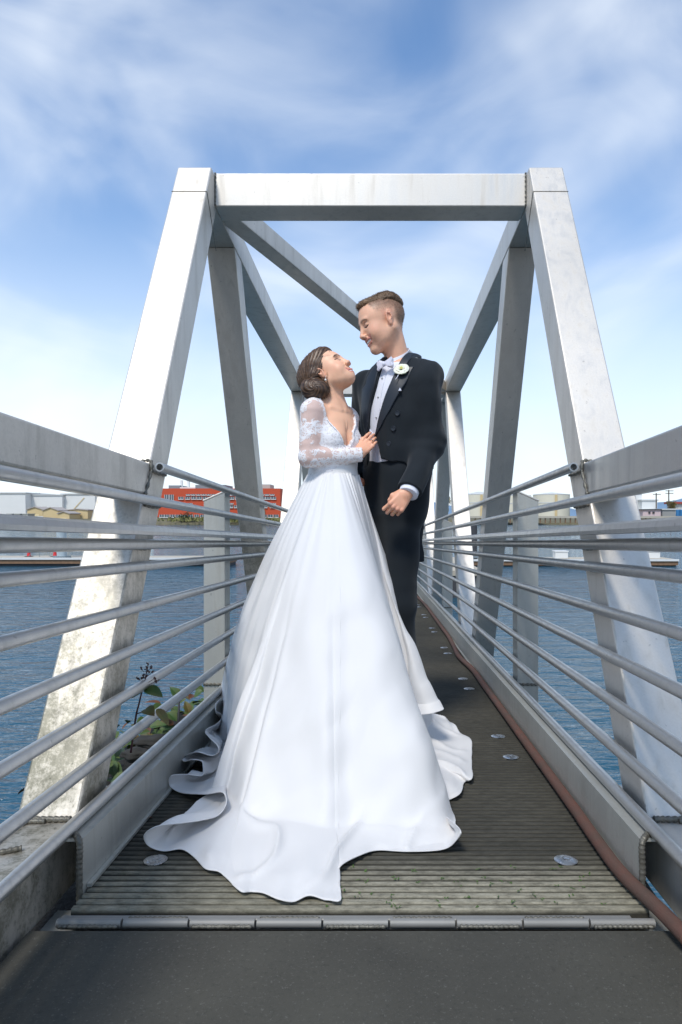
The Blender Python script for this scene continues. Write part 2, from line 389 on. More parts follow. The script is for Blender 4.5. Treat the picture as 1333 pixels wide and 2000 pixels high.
single('shrub_strip', FW(420, 1015, 250), crown(FW(440, 1015, 249), 24, .9, 3200, .5, 21), flat('bank_shrubs', (.17, .16, .05), .9, var=.5, scale=.4), 'low yellow green scrub along the far bank', 'shrubs', kind='stuff', fr=WORLD)
# left: white warehouses and tan sheds
def warehouse(x0, x1, y0, y1, Y, label, mats=M_WHT, door=None, slope=0):
    t_ = Thing('warehouse', FW((x0+x1)/2, y1, Y), label, 'warehouse', fr=WORLD)
    a = FW(x0, y1, Y); b = FW(x1, y0, Y)
    t_.part('wall', prism([(a[0], a[2]), (b[0], a[2]), (b[0], b[2]-slope), (a[0], b[2])], 'y', Y, Y+40), mats)
    t_.part('roof', prism([(a[0]-.4, b[2]+.02), (b[0]+.4, b[2]+.02-slope), (b[0]+.4, b[2]+.5-slope), (a[0]-.4, b[2]+.5)], 'y', Y-.4, Y+40), M_LG)
    if door: t_.part('door', fbox(*door, Y-.2, .18), M_DARK)
    return t_
warehouse(-60, 50, 964, 1014, 285, 'big blue white warehouse at the left edge of the far shore')
t_ = warehouse(57, 122, 968, 1012, 290, 'white warehouse behind the tan sheds', door=(50.5, 56.5, 971, 984))
t_ = warehouse(122, 186, 966, 1012, 292, 'cream white warehouse with a sloping yellow seam')
t_.part('seam', join((np.array([FW(144, 994, 291.8), FW(146, 994, 291.8), FW(166, 972, 291.8), FW(164, 972, 291.8)]), [(0, 1, 2, 3)])), M_TAN)
tree(73, 963, 975, 12, 335, M_LEAFD, 'tree top behind the white warehouse roof', 15)
def shed(x0, x1, ye, yr, y1, Y, label, gable=True):
    t_ = Thing('shed', FW((x0+x1)/2, y1, Y), label, 'shed', fr=WORLD)
    a = FW(x0, y1, Y); b = FW(x1, ye, Y); r_ = FW(0, yr, Y)[2]; xm = (a[0]+b[0])/2
    t_.part('wall', prism([(a[0], a[2]), (b[0], a[2]), (b[0], b[2]), (xm, r_), (a[0], b[2])], 'y', Y, Y+9), M_TAN)
    t_.part('roof', join(prism([(a[0]-.3, b[2]), (xm, r_+.05), (xm, r_+.35), (a[0]-.3, b[2]+.3)], 'y', Y-.4, Y+9.4), prism([(b[0]+.3, b[2]), (xm, r_+.05), (xm, r_+.35), (b[0]+.3, b[2]+.3)], 'y', Y-.4, Y+9.4)), M_SHINGLE)
    t_.part('door', fbox(x0+(x1-x0)*.2, x0+(x1-x0)*.75, y1-3.5, y1, Y-.1, .09), flat('shed_door', (.75, .62, .36)))
shed(85, 114, 998, 992, 1015, 258, 'larger tan gabled shed on the far left shore')
shed(114, 136, 1004, 1000, 1015, 256, 'smaller tan gabled shed beside the larger one')
shed(54, 84, 996, 991, 1008, 268, 'low ochre shed behind the gabled sheds')
shed(132, 172, 997, 995, 1013, 266, 'long flat ochre shed below the white warehouse')
for i, x in enumerate((18, 34, 50)):
    single('storage_container', FW(x, 1013, 252), join(fbox(x-5, x+5, 1004.5, 1013, 252, 5), fbox(x-5.4, x+5.4, 1003, 1004.6, 251.8, 5.4)), flat('container_grey', (.42, .42, .38)), ('grey container nearest the left edge of the far shore', 'middle grey container on the far left shore', 'grey container closest to the ochre shed')[i], 'container', 'containers on the far left shore', fr=WORLD)
# right: storage tanks, pier, houses, poles
def tank(x0, x1, y0, y1, Y, label, ridge):
    c = FW((x0+x1)/2, y1, Y+((x1-x0)/2*Y/F)); r_ = (x1-x0)/2*c[1]/F; h = FW(0, y0, Y)[2]-c[2]
    t_ = Thing('storage_tank', c, label, 'storage tank', 'storage tanks on the far right shore', fr=WORLD)
    t_.part('shell', lathe([(r_, 0), (r_, h)], 40, c), M_TANK, smooth=True, sharp=30)
    t_.part('roof', lathe([(r_*1.01, h), (r_*1.01, h+.25), (.4, h+ridge)], 40, c), M_LG)
    t_.part('rim_band', lathe([(r_*1.012, h*.62), (r_*1.012, h*.66)], 40, c), M_LG)
    t_.part('ladder', box(c[0]-.5, c[0]+.5, c[1]-r_-.5, c[1]-r_-.1, c[2], c[2]+h), M_TAN)
tank(906, 966, 966, 1010, 300, 'cream storage tank with low conical roof beyond the left dark diagonal', 1.5)
tank(1042, 1112, 966, 1010, 300, 'broad cream storage tank behind the right end post', 1.2)
tank(968, 1036, 968, 1010, 330, 'pale storage tank between the two nearer tanks', 1.2)
t_ = Thing('pier', FW(1060, 1016, 236), 'timber pier on short piles below the storage tanks', 'pier', fr=WORLD)
t_.part('deck', fbox(905, 1340, 1008, 1012, 236, 8), M_BEI)
for i in range(44): t_.part('pile', fbox(908+i*9.8, 910+i*9.8, 1012, 1022, 236.4, .5), M_BRN)
warehouse(1225, 1254, 964, 1008, 280, 'tall white block left of the utility poles'); warehouse(1254, 1284, 978, 1008, 276, 'lower white block beside the tall one')
t_ = Thing('small_house', FW(1270, 1010, 252), 'little pink house with dark flat roof on the right shore', 'house', fr=WORLD)
t_.part('wall', fbox(1256, 1291, 996, 1010, 252, 8), flat('pink_wall', (.62, .48, .48))); t_.part('roof', fbox(1254, 1293, 994.5, 996, 251.5, 9), M_DARK)
for x in (1267, 1275): t_.part('window', fbox(x, x+4, 999, 1003, 251.7, .2), M_DARK)
t_ = Thing('small_house', FW(1325, 1002, 290), 'grey house with red roof at the right edge', 'house', fr=WORLD)
t_.part('wall', fbox(1318, 1345, 984, 1004, 290, 8), M_LG); t_.part('roof', fbox(1316, 1347, 980, 984, 289, 10), flat('red_roof', (.35, .06, .05)))
warehouse(1294, 1320, 996, 1010, 255, 'low grey shed beside the blue drums', flat('grey_shed', (.30, .30, .29)))
for i, x in enumerate((1324, 1331, 1338)):
    c = FW(x, 1010, 246); single('drum', c, lathe([(.62, 0), (.68, .3), (.68, 2.6), (.62, 2.7)], 14, c), flat('blue_drum', (.03, .16, .35), .4), ('blue drum next to the low grey shed', 'middle of the three blue drums', 'outermost blue drum at the right edge')[i], 'drum', 'blue drums on the right shore', fr=WORLD)
for x, y0, lab in ((1282, 963, 'shorter utility pole above the pink house'), (1306.5, 957, 'taller utility pole with two crossarms')):
    b = FW(x, 1006, 262); t = FW(x, y0, 262)
    t_ = Thing('utility_pole', b, lab, 'utility pole', 'utility poles on the right shore', fr=WORLD)
    t_.part('pole', tube([b, t], .22, 8), M_BARK)
    for k in ((.35, 1.3) if y0 < 960 else (.5,)): t_.part('crossarm', box(b[0]-1.5, b[0]+1.5, b[1]-.4, b[1]-.2, t[2]-k-.12, t[2]-k+.12), M_BARK)
# floating docks in the middle distance
def dock(x0, x1, Y, yt, dep, label):
    a = FW(x0, 0, Y)[0]; b = FW(x1, 0, Y)[0]; zt = FW(0, yt, Y)[2]
    t_ = Thing('floating_dock', ((a+b)/2, Y, 0), label, 'dock', 'floating docks', fr=WORLD)
    t_.part('deck', box(a, b, Y, Y+dep, zt-.08, zt, .01), M_BEI); t_.part('rub_rail', box(a, b, Y-.06, Y-.002, zt-.10, zt+.03), M_TRIM)
    t_.part('fascia', box(a+.02, b-.02, Y+.02, Y+dep-.02, zt-.36, zt-.085), M_BRN)
    t_.part('float', box(a+.1, b-.1, Y+.15, Y+dep-.1, -.3, zt-.365), M_DARK)
    return t_, zt
d1, zd = dock(-140, 438, 43, 1090, 2.6, 'beige floating dock with white edge left of the bride')
d1.part('end_post', fbox(433, 437, 1071, 1090, 43.2, .1), M_TRIM)
dock(790, 1345, 43, 1093, 2.6, 'brown sided floating dock seen through the right railing')
for x, lab in ((57, 'red traffic cone nearer the left edge of the dock'), (108, 'red traffic cone next to the dock pile')):
    c = FW(x, 1084, 44.5); c[2] = zd
    t_ = Thing('traffic_cone', c, lab, 'traffic cone', 'red cones on the dock', fr=WORLD)
    t_.part('base', box(c[0]-.2, c[0]+.2, c[1]-.2, c[1]+.2, zd+.002, zd+.04, .01), M_DARK); t_.part('cone', lathe([(.13, .04), (.03, .62)], 16, c), flat('cone_red', (.65, .03, .03), .5), smooth=True, sharp=40)
def pile(x, ytop, yw, r_, lab, m, cap=True):
    Y = CAMZ*F/(yw-1008); c = FW(x, yw, Y); c[2] = -.5; h = FW(0, ytop, Y)[2]+.5
    t_ = Thing('mooring_pile', c, lab, 'pile', 'mooring piles', fr=WORLD)
    t_.part('shaft', lathe([(r_, 0), (r_, h)], 20, c), m, smooth=True, sharp=40)
    t_.part('collar', lathe([(r_*1.9, 1.02), (r_*1.9, 1.14)], 8, c), M_GREY)
    if cap: t_.part('cap', lathe([(r_*1.15, h), (r_*1.15, h+.1), (.02, h+.42)], 20, c), M_WHT)
M_PILE = flat('pile_steel', (.42, .48, .50), .6)
pile(122, 1030, 1106, .30, 'grey steel pile rising through the left dock', M_PILE)
pile(441, 1030, 1110, .27, 'pale pile with white cone cap behind the left rail post', M_PILE)
pile(926, 1026, 1106, .2, 'dark pile with flat top right of the groom', M_DARK, False)
t_ = Thing('boarding_ladder', FW(78, 1086, 43.3), 'thin metal frame standing on the left dock', 'frame', fr=WORLD)
b_ = FW(78, 1088, 44.2); b_[2] = zd
for dx in (-.45, 0, .45): t_.part('leg', tube([b_+(dx*1.6, 0, 0), b_+(dx*.1, 0, .9)], .02, 6), M_GREY)
for x, x1, lab in ((1085, 1110, 'white dock box behind the right end post'), (1245, 1290, 'long white dock box right of the end post')):
    c = FW((x+x1)/2, 1090, 44); zt = FW(0, 1093, 43)[2]; w2 = (x1-x)*44/F/2
    t_ = Thing('dock_box', (c[0], 44, zt), lab, 'dock box', fr=WORLD)
    t_.part('body', box(c[0]-w2, c[0]+w2, 44, 44.7, zt+.002, zt+.42, .02), M_WHT); t_.part('lid', box(c[0]-w2-.04, c[0]+w2+.04, 43.96, 44.74, zt+.423, zt+.5, .02), M_TRIM)
# ================================================================ the gangway
ZD = -.82; HP = .80; HW = .0775; PER = 4.0; NP = 6; SL = .573
ZB, ZT = -.70, 1.565        # top of the bottom chord, underside of the top chord
Y1 = 1.728                  # near face of the end post at ZB
def yn(z, y0, s): return y0+s*(z-ZB)
GW = Thing('gangway', (XC, 1.5, ZD), 'weathered aluminium truss gangway with pipe railings running down to the floats', 'gangway')
for sx, mat in ((-1, M_ALUD), (1, M_ALU)):
    xi, xo = XC+sx*(HP-HW), XC+sx*(HP+HW); x0, x1 = min(xi, xo), max(xi, xo)
    hz_ = .178; zt = 1.712; yend = Y1+PER*NP+2*(1.3)+.2
    # end posts
    pl = [(yn(ZB, Y1, SL), ZB), (yn(zt, Y1, SL), zt), (yn(zt, Y1, SL)+hz_, zt), (yn(ZB, Y1, SL)+hz_, ZB)]
    e = GW.part('end_post', prism(pl, 'x', x0, x1, .006), mat)
    # weld seam where the sloping tube meets the node piece
    zs = 1.555; q = [(xi+sx*.0, yn(zs, Y1, SL)-.001, zs), (xo, yn(zs, Y1, SL)-.001, zs)]
    GW.part('weld_bead', tube(catmull(q, 24), .0016, 6), M_WELD, e, smooth=True)
    q = [(xi-sx*.001, yn(zs, Y1, SL), zs), (xi-sx*.001, yn(zs, Y1, SL)+.17, zs-.19)]
    GW.part('weld_bead', tube(catmull(q, 24), .0016, 6), M_WELD, e, smooth=True)
    pts = catmull([(xi+sx*.01, Y1-.012, ZB+.006), (xi+sx*.14, Y1-.014, ZB+.006), (xo-sx*.004, Y1-.02, ZB+.006)], 60)
    GW.part('weld_bead', tube(pts, .0075+.0015*np.sin(np.arange(60)*2.1), 8), M_WELD, e, smooth=True)
    pts = catmull([(xi+sx*.05, Y1-.17, ZB+.004), (xi+sx*.10, Y1-.19, ZB+.004), (xi+sx*.13, Y1-.12, ZB+.004), (xi+sx*.12, Y1-.03, ZB+.004), (xi+sx*.07, Y1-.02, ZB+.004)], 60)
    GW.part('weld_bead', tube(pts, .0065+.0012*np.sin(np.arange(60)*2.1), 8), M_WELD, e, smooth=True)
    # chords
    yt1 = Y1+PER*NP+SL*0
    GW.part('bottom_chord', prism([(.72, ZB-.155), (1.98, ZB-.155), (1.98, ZB-.002), (.72, ZB-.002)], 'x', x0, x1, .006), mat)
    xc0, xc1 = XC+sx*.662, XC+sx*.742
    GW.part('bottom_chord', prism([(1.985, ZB-.155), (yend+.1, ZB-.155), (yend+.1, ZB-.009), (1.985, ZB-.009)], 'x', min(xc0, xc1), max(xc0, xc1), .005), M_CURB)
    ys = yn(ZT, Y1, SL)+hz_+.001
    ye = Y1+PER*NP+1.3-.05
    GW.part('top_chord', prism([(yn(ZT, Y1, SL)+hz_+.002, ZT), (ye, ZT), (ye, ZT+.15), (yn(ZT+.15, Y1, SL)+hz_+.002, ZT+.15)], 'x', x0+.001, x1-.001, .005), mat)
    # diagonals
    for k in range(NP+1):
        xa, xb = (x0+.003, x1-.003) if sx > 0 else (x0+.003, x1-.003); zt_ = ZT-.002
        if k:
            yb = Y1+PER*k+.02; pl = [(yb, ZB), (yb+SL*(zt_-ZB), zt_), (yb+SL*(zt_-ZB)+hz_, zt_), (yb+hz_, ZB), (yb+hz_-SL*.16, ZB-.16), (yb-SL*.16, ZB-.16)]
            GW.part('diagonal', prism(pl, 'x', xa, xb, .005), mat)
        if k < NP or 1:
            yb = Y1+PER*(k+.80)-.02; yb2 = yb-SL*(zt_-ZB)
            pl = [(yb, ZB), (yb+SL*.16, ZB-.16), (yb+hz_+SL*.16, ZB-.16), (yb+hz_, ZB), (yb2+hz_, zt_), (yb2, zt_)]
            GW.part('diagonal', prism(pl, 'x', xa, xb, .005), mat)
        # guard posts with the top cut on a slope
        yp = 3.37+PER*k; xp0, xp1 = xi-sx*.001, xi+sx*.104
        pv, pf = prism([(xp0, ZB-.15), (xp1, ZB-.15), (xp1, .205), (xp0, .252)], 'y', yp, yp+.115, .003)
        po = GW.part('guard_post', (pv, pf), M_CURB)
        if k < 2:
            GW.part('post_cap', join(bar((xp0-sx*.002, yp+.057, .256), (xp1+sx*.004, yp+.057, .208), .119, .009, side=(0, 1, 0), bev=.003)), M_ALU, po)
            GW.part('weld_bead', tube(catmull([(xp0-sx*.003, yp-.004, ZB+.003), (xp1, yp-.004, ZB+.003)], 30), .006+.002*np.sin(np.arange(30)*1.4), 6), M_WELD, po, smooth=True)
    for yp in (-1.55, -.35):
        GW.part('guard_post', box(min(xi-sx*.001, xi+sx*.104), max(xi-sx*.001, xi+sx*.104), yp, yp+.115, -.831, .158, .003), M_CURB)
    # railings: pipes along the inside of the posts
    xr = XC+sx*.690; yl = Y1+PER*NP+2.3
    for i, z in enumerate((.253, .136, -.004, -.072, -.195, -.318, -.440, -.563, -.676)):
        y0 = 2.275 if i == 0 else -1.6
        r_ = .0155 if i != 2 else .0165
        n = 40; ys_ = np.linspace(y0, yl, n)
        GW.part('rail_pipe', tube(np.stack([np.full(n, xr), ys_, np.full(n, z)], 1), r_, 16, hollow=.72 if i == 0 else 0), M_RAIL, smooth=True, sharp=50)
    # welds of pipes on the near end post
    wl = []
    for z in (.253, .136, -.004, -.072, -.195, -.318, -.440, -.563):
        yc = yn(z, Y1, SL)+.08; 
        wl.append(tube(catmull([(xi-sx*.004, yc-.075, z-.012), (xi-sx*.004, yc, z-.015), (xi-sx*.004, yc+.075, z-.012)], 16), .005+.0015*np.sin(np.arange(16)*1.7), 6))
        if z > .2: wl.append(tube(catmull([(xi-sx*.006, yc-.085, z-.014), (xi-sx*.008, yc-.088, z), (xi-sx*.006, yc-.085, z+.012)], 10), .005, 6))
    GW.part('weld_bead', join(*wl), M_WELD, e, smooth=True)
    # handrail with a flat rounded cap, nearer to the walkway
    xh = XC+sx*.655
    hp = [(xh-.026, .024), (xh+.026, .024), (xh+.028, .034), (xh+.024, .047), (xh+.012, .053), (xh-.012, .053), (xh-.024, .047), (xh-.028, .034)]
    GW.part('handrail', prism(hp, 'y', -1.6, yl), M_RAIL, smooth=True, sharp=25)
    for k in range(NP*2):
        yb = 3.42+2*k; GW.part('handrail_bracket', join(bar((xi-sx*.005, yb, .012), (xh, yb, .012), .022, .008, bev=0), bar((xh, yb, .010), (xh, yb, .0235), .022, .022, bev=0)), M_RAIL)
    # heavy upper rail tube of the approach, welded to the end post
    yj = yn(.21, Y1, SL)
    pl = [(-1.6, .160), (yn(.160, Y1, SL)-.001, .160), (yn(.266, Y1, SL)-.001, .266), (-1.6, .266)]
    ur = GW.part('upper_rail', prism(pl, 'x', min(xi-sx*.002, xi+sx*.102), max(xi-sx*.002, xi+sx*.102), .006), M_ALUD if sx < 0 else M_RAIL)
    q = catmull([(xi-sx*.004, yn(.156, Y1, SL), .156), (xi-sx*.004, yn(.266, Y1, SL), .268), (xi+sx*.05, yn(.266, Y1, SL), .270), (xi+sx*.10, yn(.266, Y1, SL), .270)], 50)
    GW.part('weld_bead', tube(q, .005+.0022*np.sin(np.arange(50)*1.5), 6), M_WELD, ur, smooth=True)
    # curb plate along the deck
    xa = XC+sx*.652; 
    cp = [(xa, ZD-.03), (xa+sx*.006, ZD-.03), (xa+sx*.006, -.700), (xa+sx*.058, -.700), (xa+sx*.058, -.692), (xa, -.692)]
    cb = GW.part('curb', prism(cp, 'y', 1.60, yl, 0), M_CURB)
    GW.part('curb_lip', prism([(xa-sx*.012, ZD+.004), (xa-sx*.001, ZD+.004), (xa-sx*.001, ZD+.012), (xa-sx*.012, ZD+.012)], 'y', 1.62, yl), M_CURB, cb)
    q = catmull([(xa+sx*.004, 1.592, ZD-.02), (xa+sx*.004, 1.590, -.76), (xa+sx*.004, 1.592, -.70), (xa+sx*.03, 1.62, -.688), (xa+sx*.05, 1.66, -.688)], 70)
    GW.part('weld_bead', tube(q, .0075+.0012*np.sin(np.arange(70)*2.1), 8), M_WELD, cb, smooth=True)
# cross frames overhead and below the deck
for k in range(NP+1):
    y = yn(1.56, Y1, SL)+PER*k+.143; last = k == NP
    if last: continue
    GW.part('portal_beam' if k == 0 else 'top_strut', box(XC-(HP-HW)+.001, XC+(HP-HW)-.001, y, y+.150, 1.562, 1.715, .005, 2), M_ALU)
    if k == 0:
        for sx in (-1, 1):
            q = catmull([(XC+sx*(HP-HW-.003), y-.003, 1.565), (XC+sx*(HP-HW-.003), y-.003, 1.715)], 30)
            GW.part('weld_bead', tube(q, .004+.0015*np.sin(np.arange(30)*1.6), 6), M_WELD, smooth=True)
    if k < NP-1:
        sx = -1 if k % 2 == 0 else 1
        p0 = (XC+sx*(HP-HW-.03), y+.17, 1.625); p1 = (XC-sx*(HP-HW-.03), y+PER-.03, 1.625)
        GW.part('top_brace', bar(p0, p1, .10, .10, bev=.005), M_ALU)
for k in range(21):
    y = 1.75+1.2*k; GW.part('floor_beam', box(XC-(HP-HW)+.002, XC+(HP-HW)-.002, y, y+.08, ZD-.14, ZD-.05), M_CURB)
GW.part('end_beam', box(XC-(HP-HW)+.002, XC+(HP-HW)-.002, 1.499, 1.62, ZD-.15, ZD-.052), M_CURB)
# ribbed deck panels
PITCH = .0272
def deck_panel(y0, n, w0, w1):
    V = []; Fc = []
    prof = []
    for i in range(n):
        a = y0+i*PITCH; prof += [(a, -.020), (a+.0015, -.003), (a+.004, 0), (a+.0165, 0), (a+.019, -.003), (a+.0205, -.020)]
    for t_, (yy, zz) in enumerate(prof): V += [(w0, yy, ZD+zz), (w1, yy, ZD+zz)]
    for t_ in range(len(prof)-1): Fc.append((2*t_, 2*t_+1, 2*t_+3, 2*t_+2))
    k = len(V); m = len(prof)-1
    V += [(w0, prof[0][0], ZD-.045), (w1, prof[0][0], ZD-.045), (w0, prof[-1][0], ZD-.045), (w1, prof[-1][0], ZD-.045)]
    Fc += [(0, k, k+1, 1), (2*m, 2*m+1, k+3, k+2), (k, k+2, k+3, k+1)]
    return np.array(V), Fc
def bolt(panel, x, y):
    c = (x, y, ZD+.0005)
    wz = GW.part('washer', lathe([(.030, 0), (.030, .0015), (.022, .0045), (.012, .0050), (.0115, .0032)], 28, c), M_STEEL, panel, smooth=True, sharp=40)
    GW.part('bolt_head', lathe([(.0095, .0025), (.0095, .0062), (.006, .0068)], 6, c), M_STEEL, panel)
yy = 1.528; k = 0
while yy < 26:
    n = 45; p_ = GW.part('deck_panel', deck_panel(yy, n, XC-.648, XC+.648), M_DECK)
    L_ = n*PITCH
    for x in (XC-.515, XC+.545):
        if yy < 9 and k == 0: bolt(p_, x-.02, yy+.235); bolt(p_, x-.08*(x > 0)*0-.0, yy+L_-.14)
        elif yy < 12: bolt(p_, x, yy+.14); bolt(p_, x, yy+L_-.14)
    yy += L_; k += 1
# hinge between gangway and landing
M_HINGE = flat('hinge_metal', (.27, .265, .25), .6, .35)
hb = GW.part('hinge_leaf', box(XC-.66, XC+.60, 1.4985, 1.516, ZD-.03, ZD-.006, .002), M_HINGE)
x = XC-.66; i = 0
while x < XC+.60:
    wd = .145; q = np.array([(x+.002, 1.487, ZD-.008), (x+wd-.003, 1.487, ZD-.008)])
    GW.part('hinge_knuckle', tube(q, .0095, 16), M_HINGE, hb, smooth=True, sharp=50)
    yo = 1.4985 if i % 2 else 1.4765
    n = 40; xs = np.linspace(x+.008, x+wd-.008, n); r2 = np.random.default_rng(i)
    GW.part('weld_bead', tube(np.stack([xs, np.full(n, yo)+r2.normal(0, .0006, n), np.full(n, ZD-.010 if i % 2 == 0 else ZD-.004)], 1), .0042+.0010*np.sin(np.arange(n)*1.9), 8), M_WELD, hb, smooth=True)
    x += wd; i += 1
# floats the gangway lands on
yl = Y1+PER*NP+2.0
e_ = G((XC, yl, ZD))[0]
T = Thing('landing_float', (XC, yl+2, 0), 'floating landing dock at the far end of the gangway', 'dock', fr=WORLD)
T.part('deck', box(-4, 4, e_[1]-1.2, e_[1]+6, e_[2]-.42, e_[2]-.20, .01), M_BEI); T.part('float', box(-3.9, 3.9, e_[1]-1.1, e_[1]+5.9, -.4, e_[2]-.425), M_DARK)
# ---------------------------------------------------------------- hose lying along the right curb
hp = [(1345, 1835), (1290, 1778), (1215, 1705), (1165, 1640), (1128, 1575), (1085, 1505), (1035, 1445), (985, 1385), (950, 1335), (925, 1308), (897, 1282), (887, 1262), (880, 1242), (862, 1220), (845, 1198), (835, 1186), (826, 1176), (820, 1170), (815, 1165)]
hpts = [FL(x, y, -.80) for x, y in hp]
hpts = [p*np.array([1, 1, 1]) for p in hpts]
for p in hpts: p[0] = min(p[0], .585) if p[1] > 1.6 else p[0]
hc = catmull(hpts, 400); hr = .0165
T = single('hose', (.5, 1.6, ZD), tube(hc, hr, 18), M_HOSE, 'rust red rubber hose lying along the right curb of the deck', 'hose', smooth=True)
def M_leafm(name, a_, b_):
    a = M(name, a_, .6); a.color(a.mix(a.rng(a.noise(25, 4), .4, .65), a_, b_)); return a.m
M_LF = M_leafm('bramble_leaf', (.035, .085, .015), (.08, .10, .02)); M_LY = M_leafm('yellowing_leaf', (.09, .10, .02), (.13, .08, .02)); M_LB = M_leafm('dead_leaf', (.14, .05, .018), (.07, .03, .012))
M_STEM = flat('bramble_stem', (.06, .018, .02), .6)
def leaf(c, d, n_, L_, W_, serr=14, curl=.25):
    """serrated leaf: base c, direction d, normal n_"""
    c = np.array(c, float); d = np.array(d, float); d /= np.linalg.norm(d); n_ = np.array(n_, float); n_ -= d*n_.dot(d); n_ /= np.linalg.norm(n_); s = np.cross(d, n_)
    V = []; Fc = []; m = 2*serr
    for i in range(m+1):
        t = i/m; wv = W_*math.sin(math.pi*min(1, t**.75*1.02))**.8*(1+(.13 if i % 2 else -.06)) if 0 < i < m else 0.0005
        mid = c+d*L_*t-n_*L_*curl*t*t
        V += [mid+s*wv+n_*wv*.35, mid, mid-s*wv+n_*wv*.35]
    for i in range(m):
        Fc += [(3*i, 3*i+1, 3*i+4, 3*i+3), (3*i+1, 3*i+2, 3*i+5, 3*i+4)]
    return np.array(V), Fc
T = Thing('bramble', P(262, 1460, 2.15), 'bramble shoot with berries and green leaves growing beside the left post', 'plant')
st = [P(256, 1470, 2.15), P(266, 1400, 2.15), P(272, 1375, 2.14), P(279, 1345, 2.13), P(284, 1325, 2.13), P(290, 1300, 2.12)]
T.part('stem', tube(catmull(st, 30), np.linspace(.0035, .0014, 30), 8), M_STEM, smooth=True)
T.part('stem', tube(catmull([P(268, 1394, 2.15), P(277, 1391, 2.13), P(288, 1388, 2.12)], 10), .0018, 6), M_STEM, smooth=True)
T.part('leaf', leaf(P(284, 1346, 2.13), P(325, 1356, 2.10)-P(284, 1346, 2.13), (-.1, -.45, .9), .066, .021), M_LF)
T.part('leaf', leaf(P(277, 1350, 2.13), P(256, 1360, 2.1)-P(277, 1350, 2.13), (-.1, -.5, .9), .036, .013), M_LF)
T.part('leaf', leaf(P(284, 1385, 2.12), P(312, 1398, 2.06)-P(284, 1385, 2.12), (.3, -.7, .6), .05, .02), M_LY)
T.part('leaf', leaf(P(306, 1385, 2.10), P(340, 1420, 2.08)-P(306, 1385, 2.10), (.4, -.6, .6), .064, .014), M_LY)
bq = []
r_ = np.random.default_rng(2)
for (bx, by) in ((290, 1297), (287, 1305), (296, 1304), (292, 1312), (281, 1318), (278, 1323), (287, 1320), (299, 1312), (276, 1305), (270, 1325), (303, 1325), (306, 1330)):
    for _ in range(7):
        c = P(bx, by, 2.12)+r_.normal(0, .0022, 3); bm = bmesh.new(); bmesh.ops.create_icosphere(bm, subdivisions=1, radius=.0026); v, f = bmout(bm); bq.append((v+c, f))
    bq.append(tube([P(bx, by, 2.12), P(284+(bx-284)*.3, by+8, 2.125)], .0008, 4))
T.part('berry_cluster', join(*bq), flat('berries', (.05, .012, .012), .4))
T = Thing('iron_rod', P(351, 1402, 2.9), 'short dark iron rod standing up from the rubble bank', 'rod')
T.part('rod', tube([P(350, 1440, 2.9), P(350, 1370, 2.9)], .0045, 10), flat('rod_iron', (.03, .03, .035)), smooth=True); T.part('rod_tip', tube([P(350, 1371, 2.9), P(350, 1369.5, 2.9)], .0055, 10), M_DARK)
# loose leaves over the bank
lv = {0: [], 1: [], 2: []}
r_ = np.random.default_rng(9)
for i in range(330):
    X = r_.uniform(-1.5, -.74); Yv = r_.uniform(2.15, 3.7)
    j = int(np.argmin((bv[:, 0]-X)**2+(bv[:, 1]-Yv)**2)); c = bv[j]+(0, 0, .02+r_.uniform(0, .12))
    if c[2] < 1.3 or X < -1.15: continue
    d = r_.normal(0, 1, 3); d[2] *= .4; kk = r_.choice([0, 0, 0, 0, 1, 2])
    lv[kk].append(leaf(c, d, (r_.normal(0, .3), r_.normal(-.3, .3), 1), r_.uniform(.05, .09), r_.uniform(.018, .032), 8))
for i in range(170):
    x = r_.uniform(225, 405); y = r_.uniform(1405, 1575)
    if y < 1405+(400-x)*.02 or y > 1600-(x-225)*.95+60: continue
    c = G(FL(x, y, -1.0-r_.uniform(0, .05)))[0]; d = r_.normal(0, 1, 3); d[2] *= .35; kk = r_.choice([0, 0, 0, 0, 1, 2])
    lv[kk].append(leaf(c, d, (r_.normal(0, .35), r_.normal(-.45, .3), 1), r_.uniform(.04, .085), r_.uniform(.014, .028), 8))
for kk, (m_, nm) in enumerate(((M_LF, 'green bramble leaves over the rubble bank'), (M_LY, 'yellow green leaves over the rubble bank'), (M_LB, 'brown dead leaves on the rubble bank'))):
    if lv[kk]: single('ground_cover', (-1, 2.5, 2), join(*lv[kk]), m_, nm, 'leaves', kind='stuff', fr=WORLD)
# stones on the bank
r_ = np.random.default_rng(4)
for i, (x, y, Yv, s) in enumerate(((298, 1440, 2.75, .09), (345, 1432, 2.9, .07), (265, 1465, 2.5, .08), (322, 1468, 2.6, .06), (372, 1412, 3.1, .08), (285, 1500, 2.3, .07))):
    bm = bmesh.new(); s *= .5; bmesh.ops.create_icosphere(bm, subdivisions=3, radius=s); c = P(x, y+8, Yv)
    for v in bm.verts:
        q = v.co/s; v.co *= 1+.16*math.sin(q.x*5+i)+.12*math.sin(q.y*7+i*2)+.1*math.cos(q.z*9+i); v.co.z *= .55; v.co.x *= 1.4
    v, f = bmout(bm)
    single('stone', c, (v+c, f), flat('stone_grey', (.028, .027, .024), .9, var=.5, scale=20), ('flat grey stone at the foot of the bramble', 'grey stone below the iron rod', 'dark stone closest to the left end post', 'small stone among the brown leaves', 'stone at the waterside tip of the bank', 'low stone nearest the curb')[i], 'stone', 'stones on the bank', smooth=True)
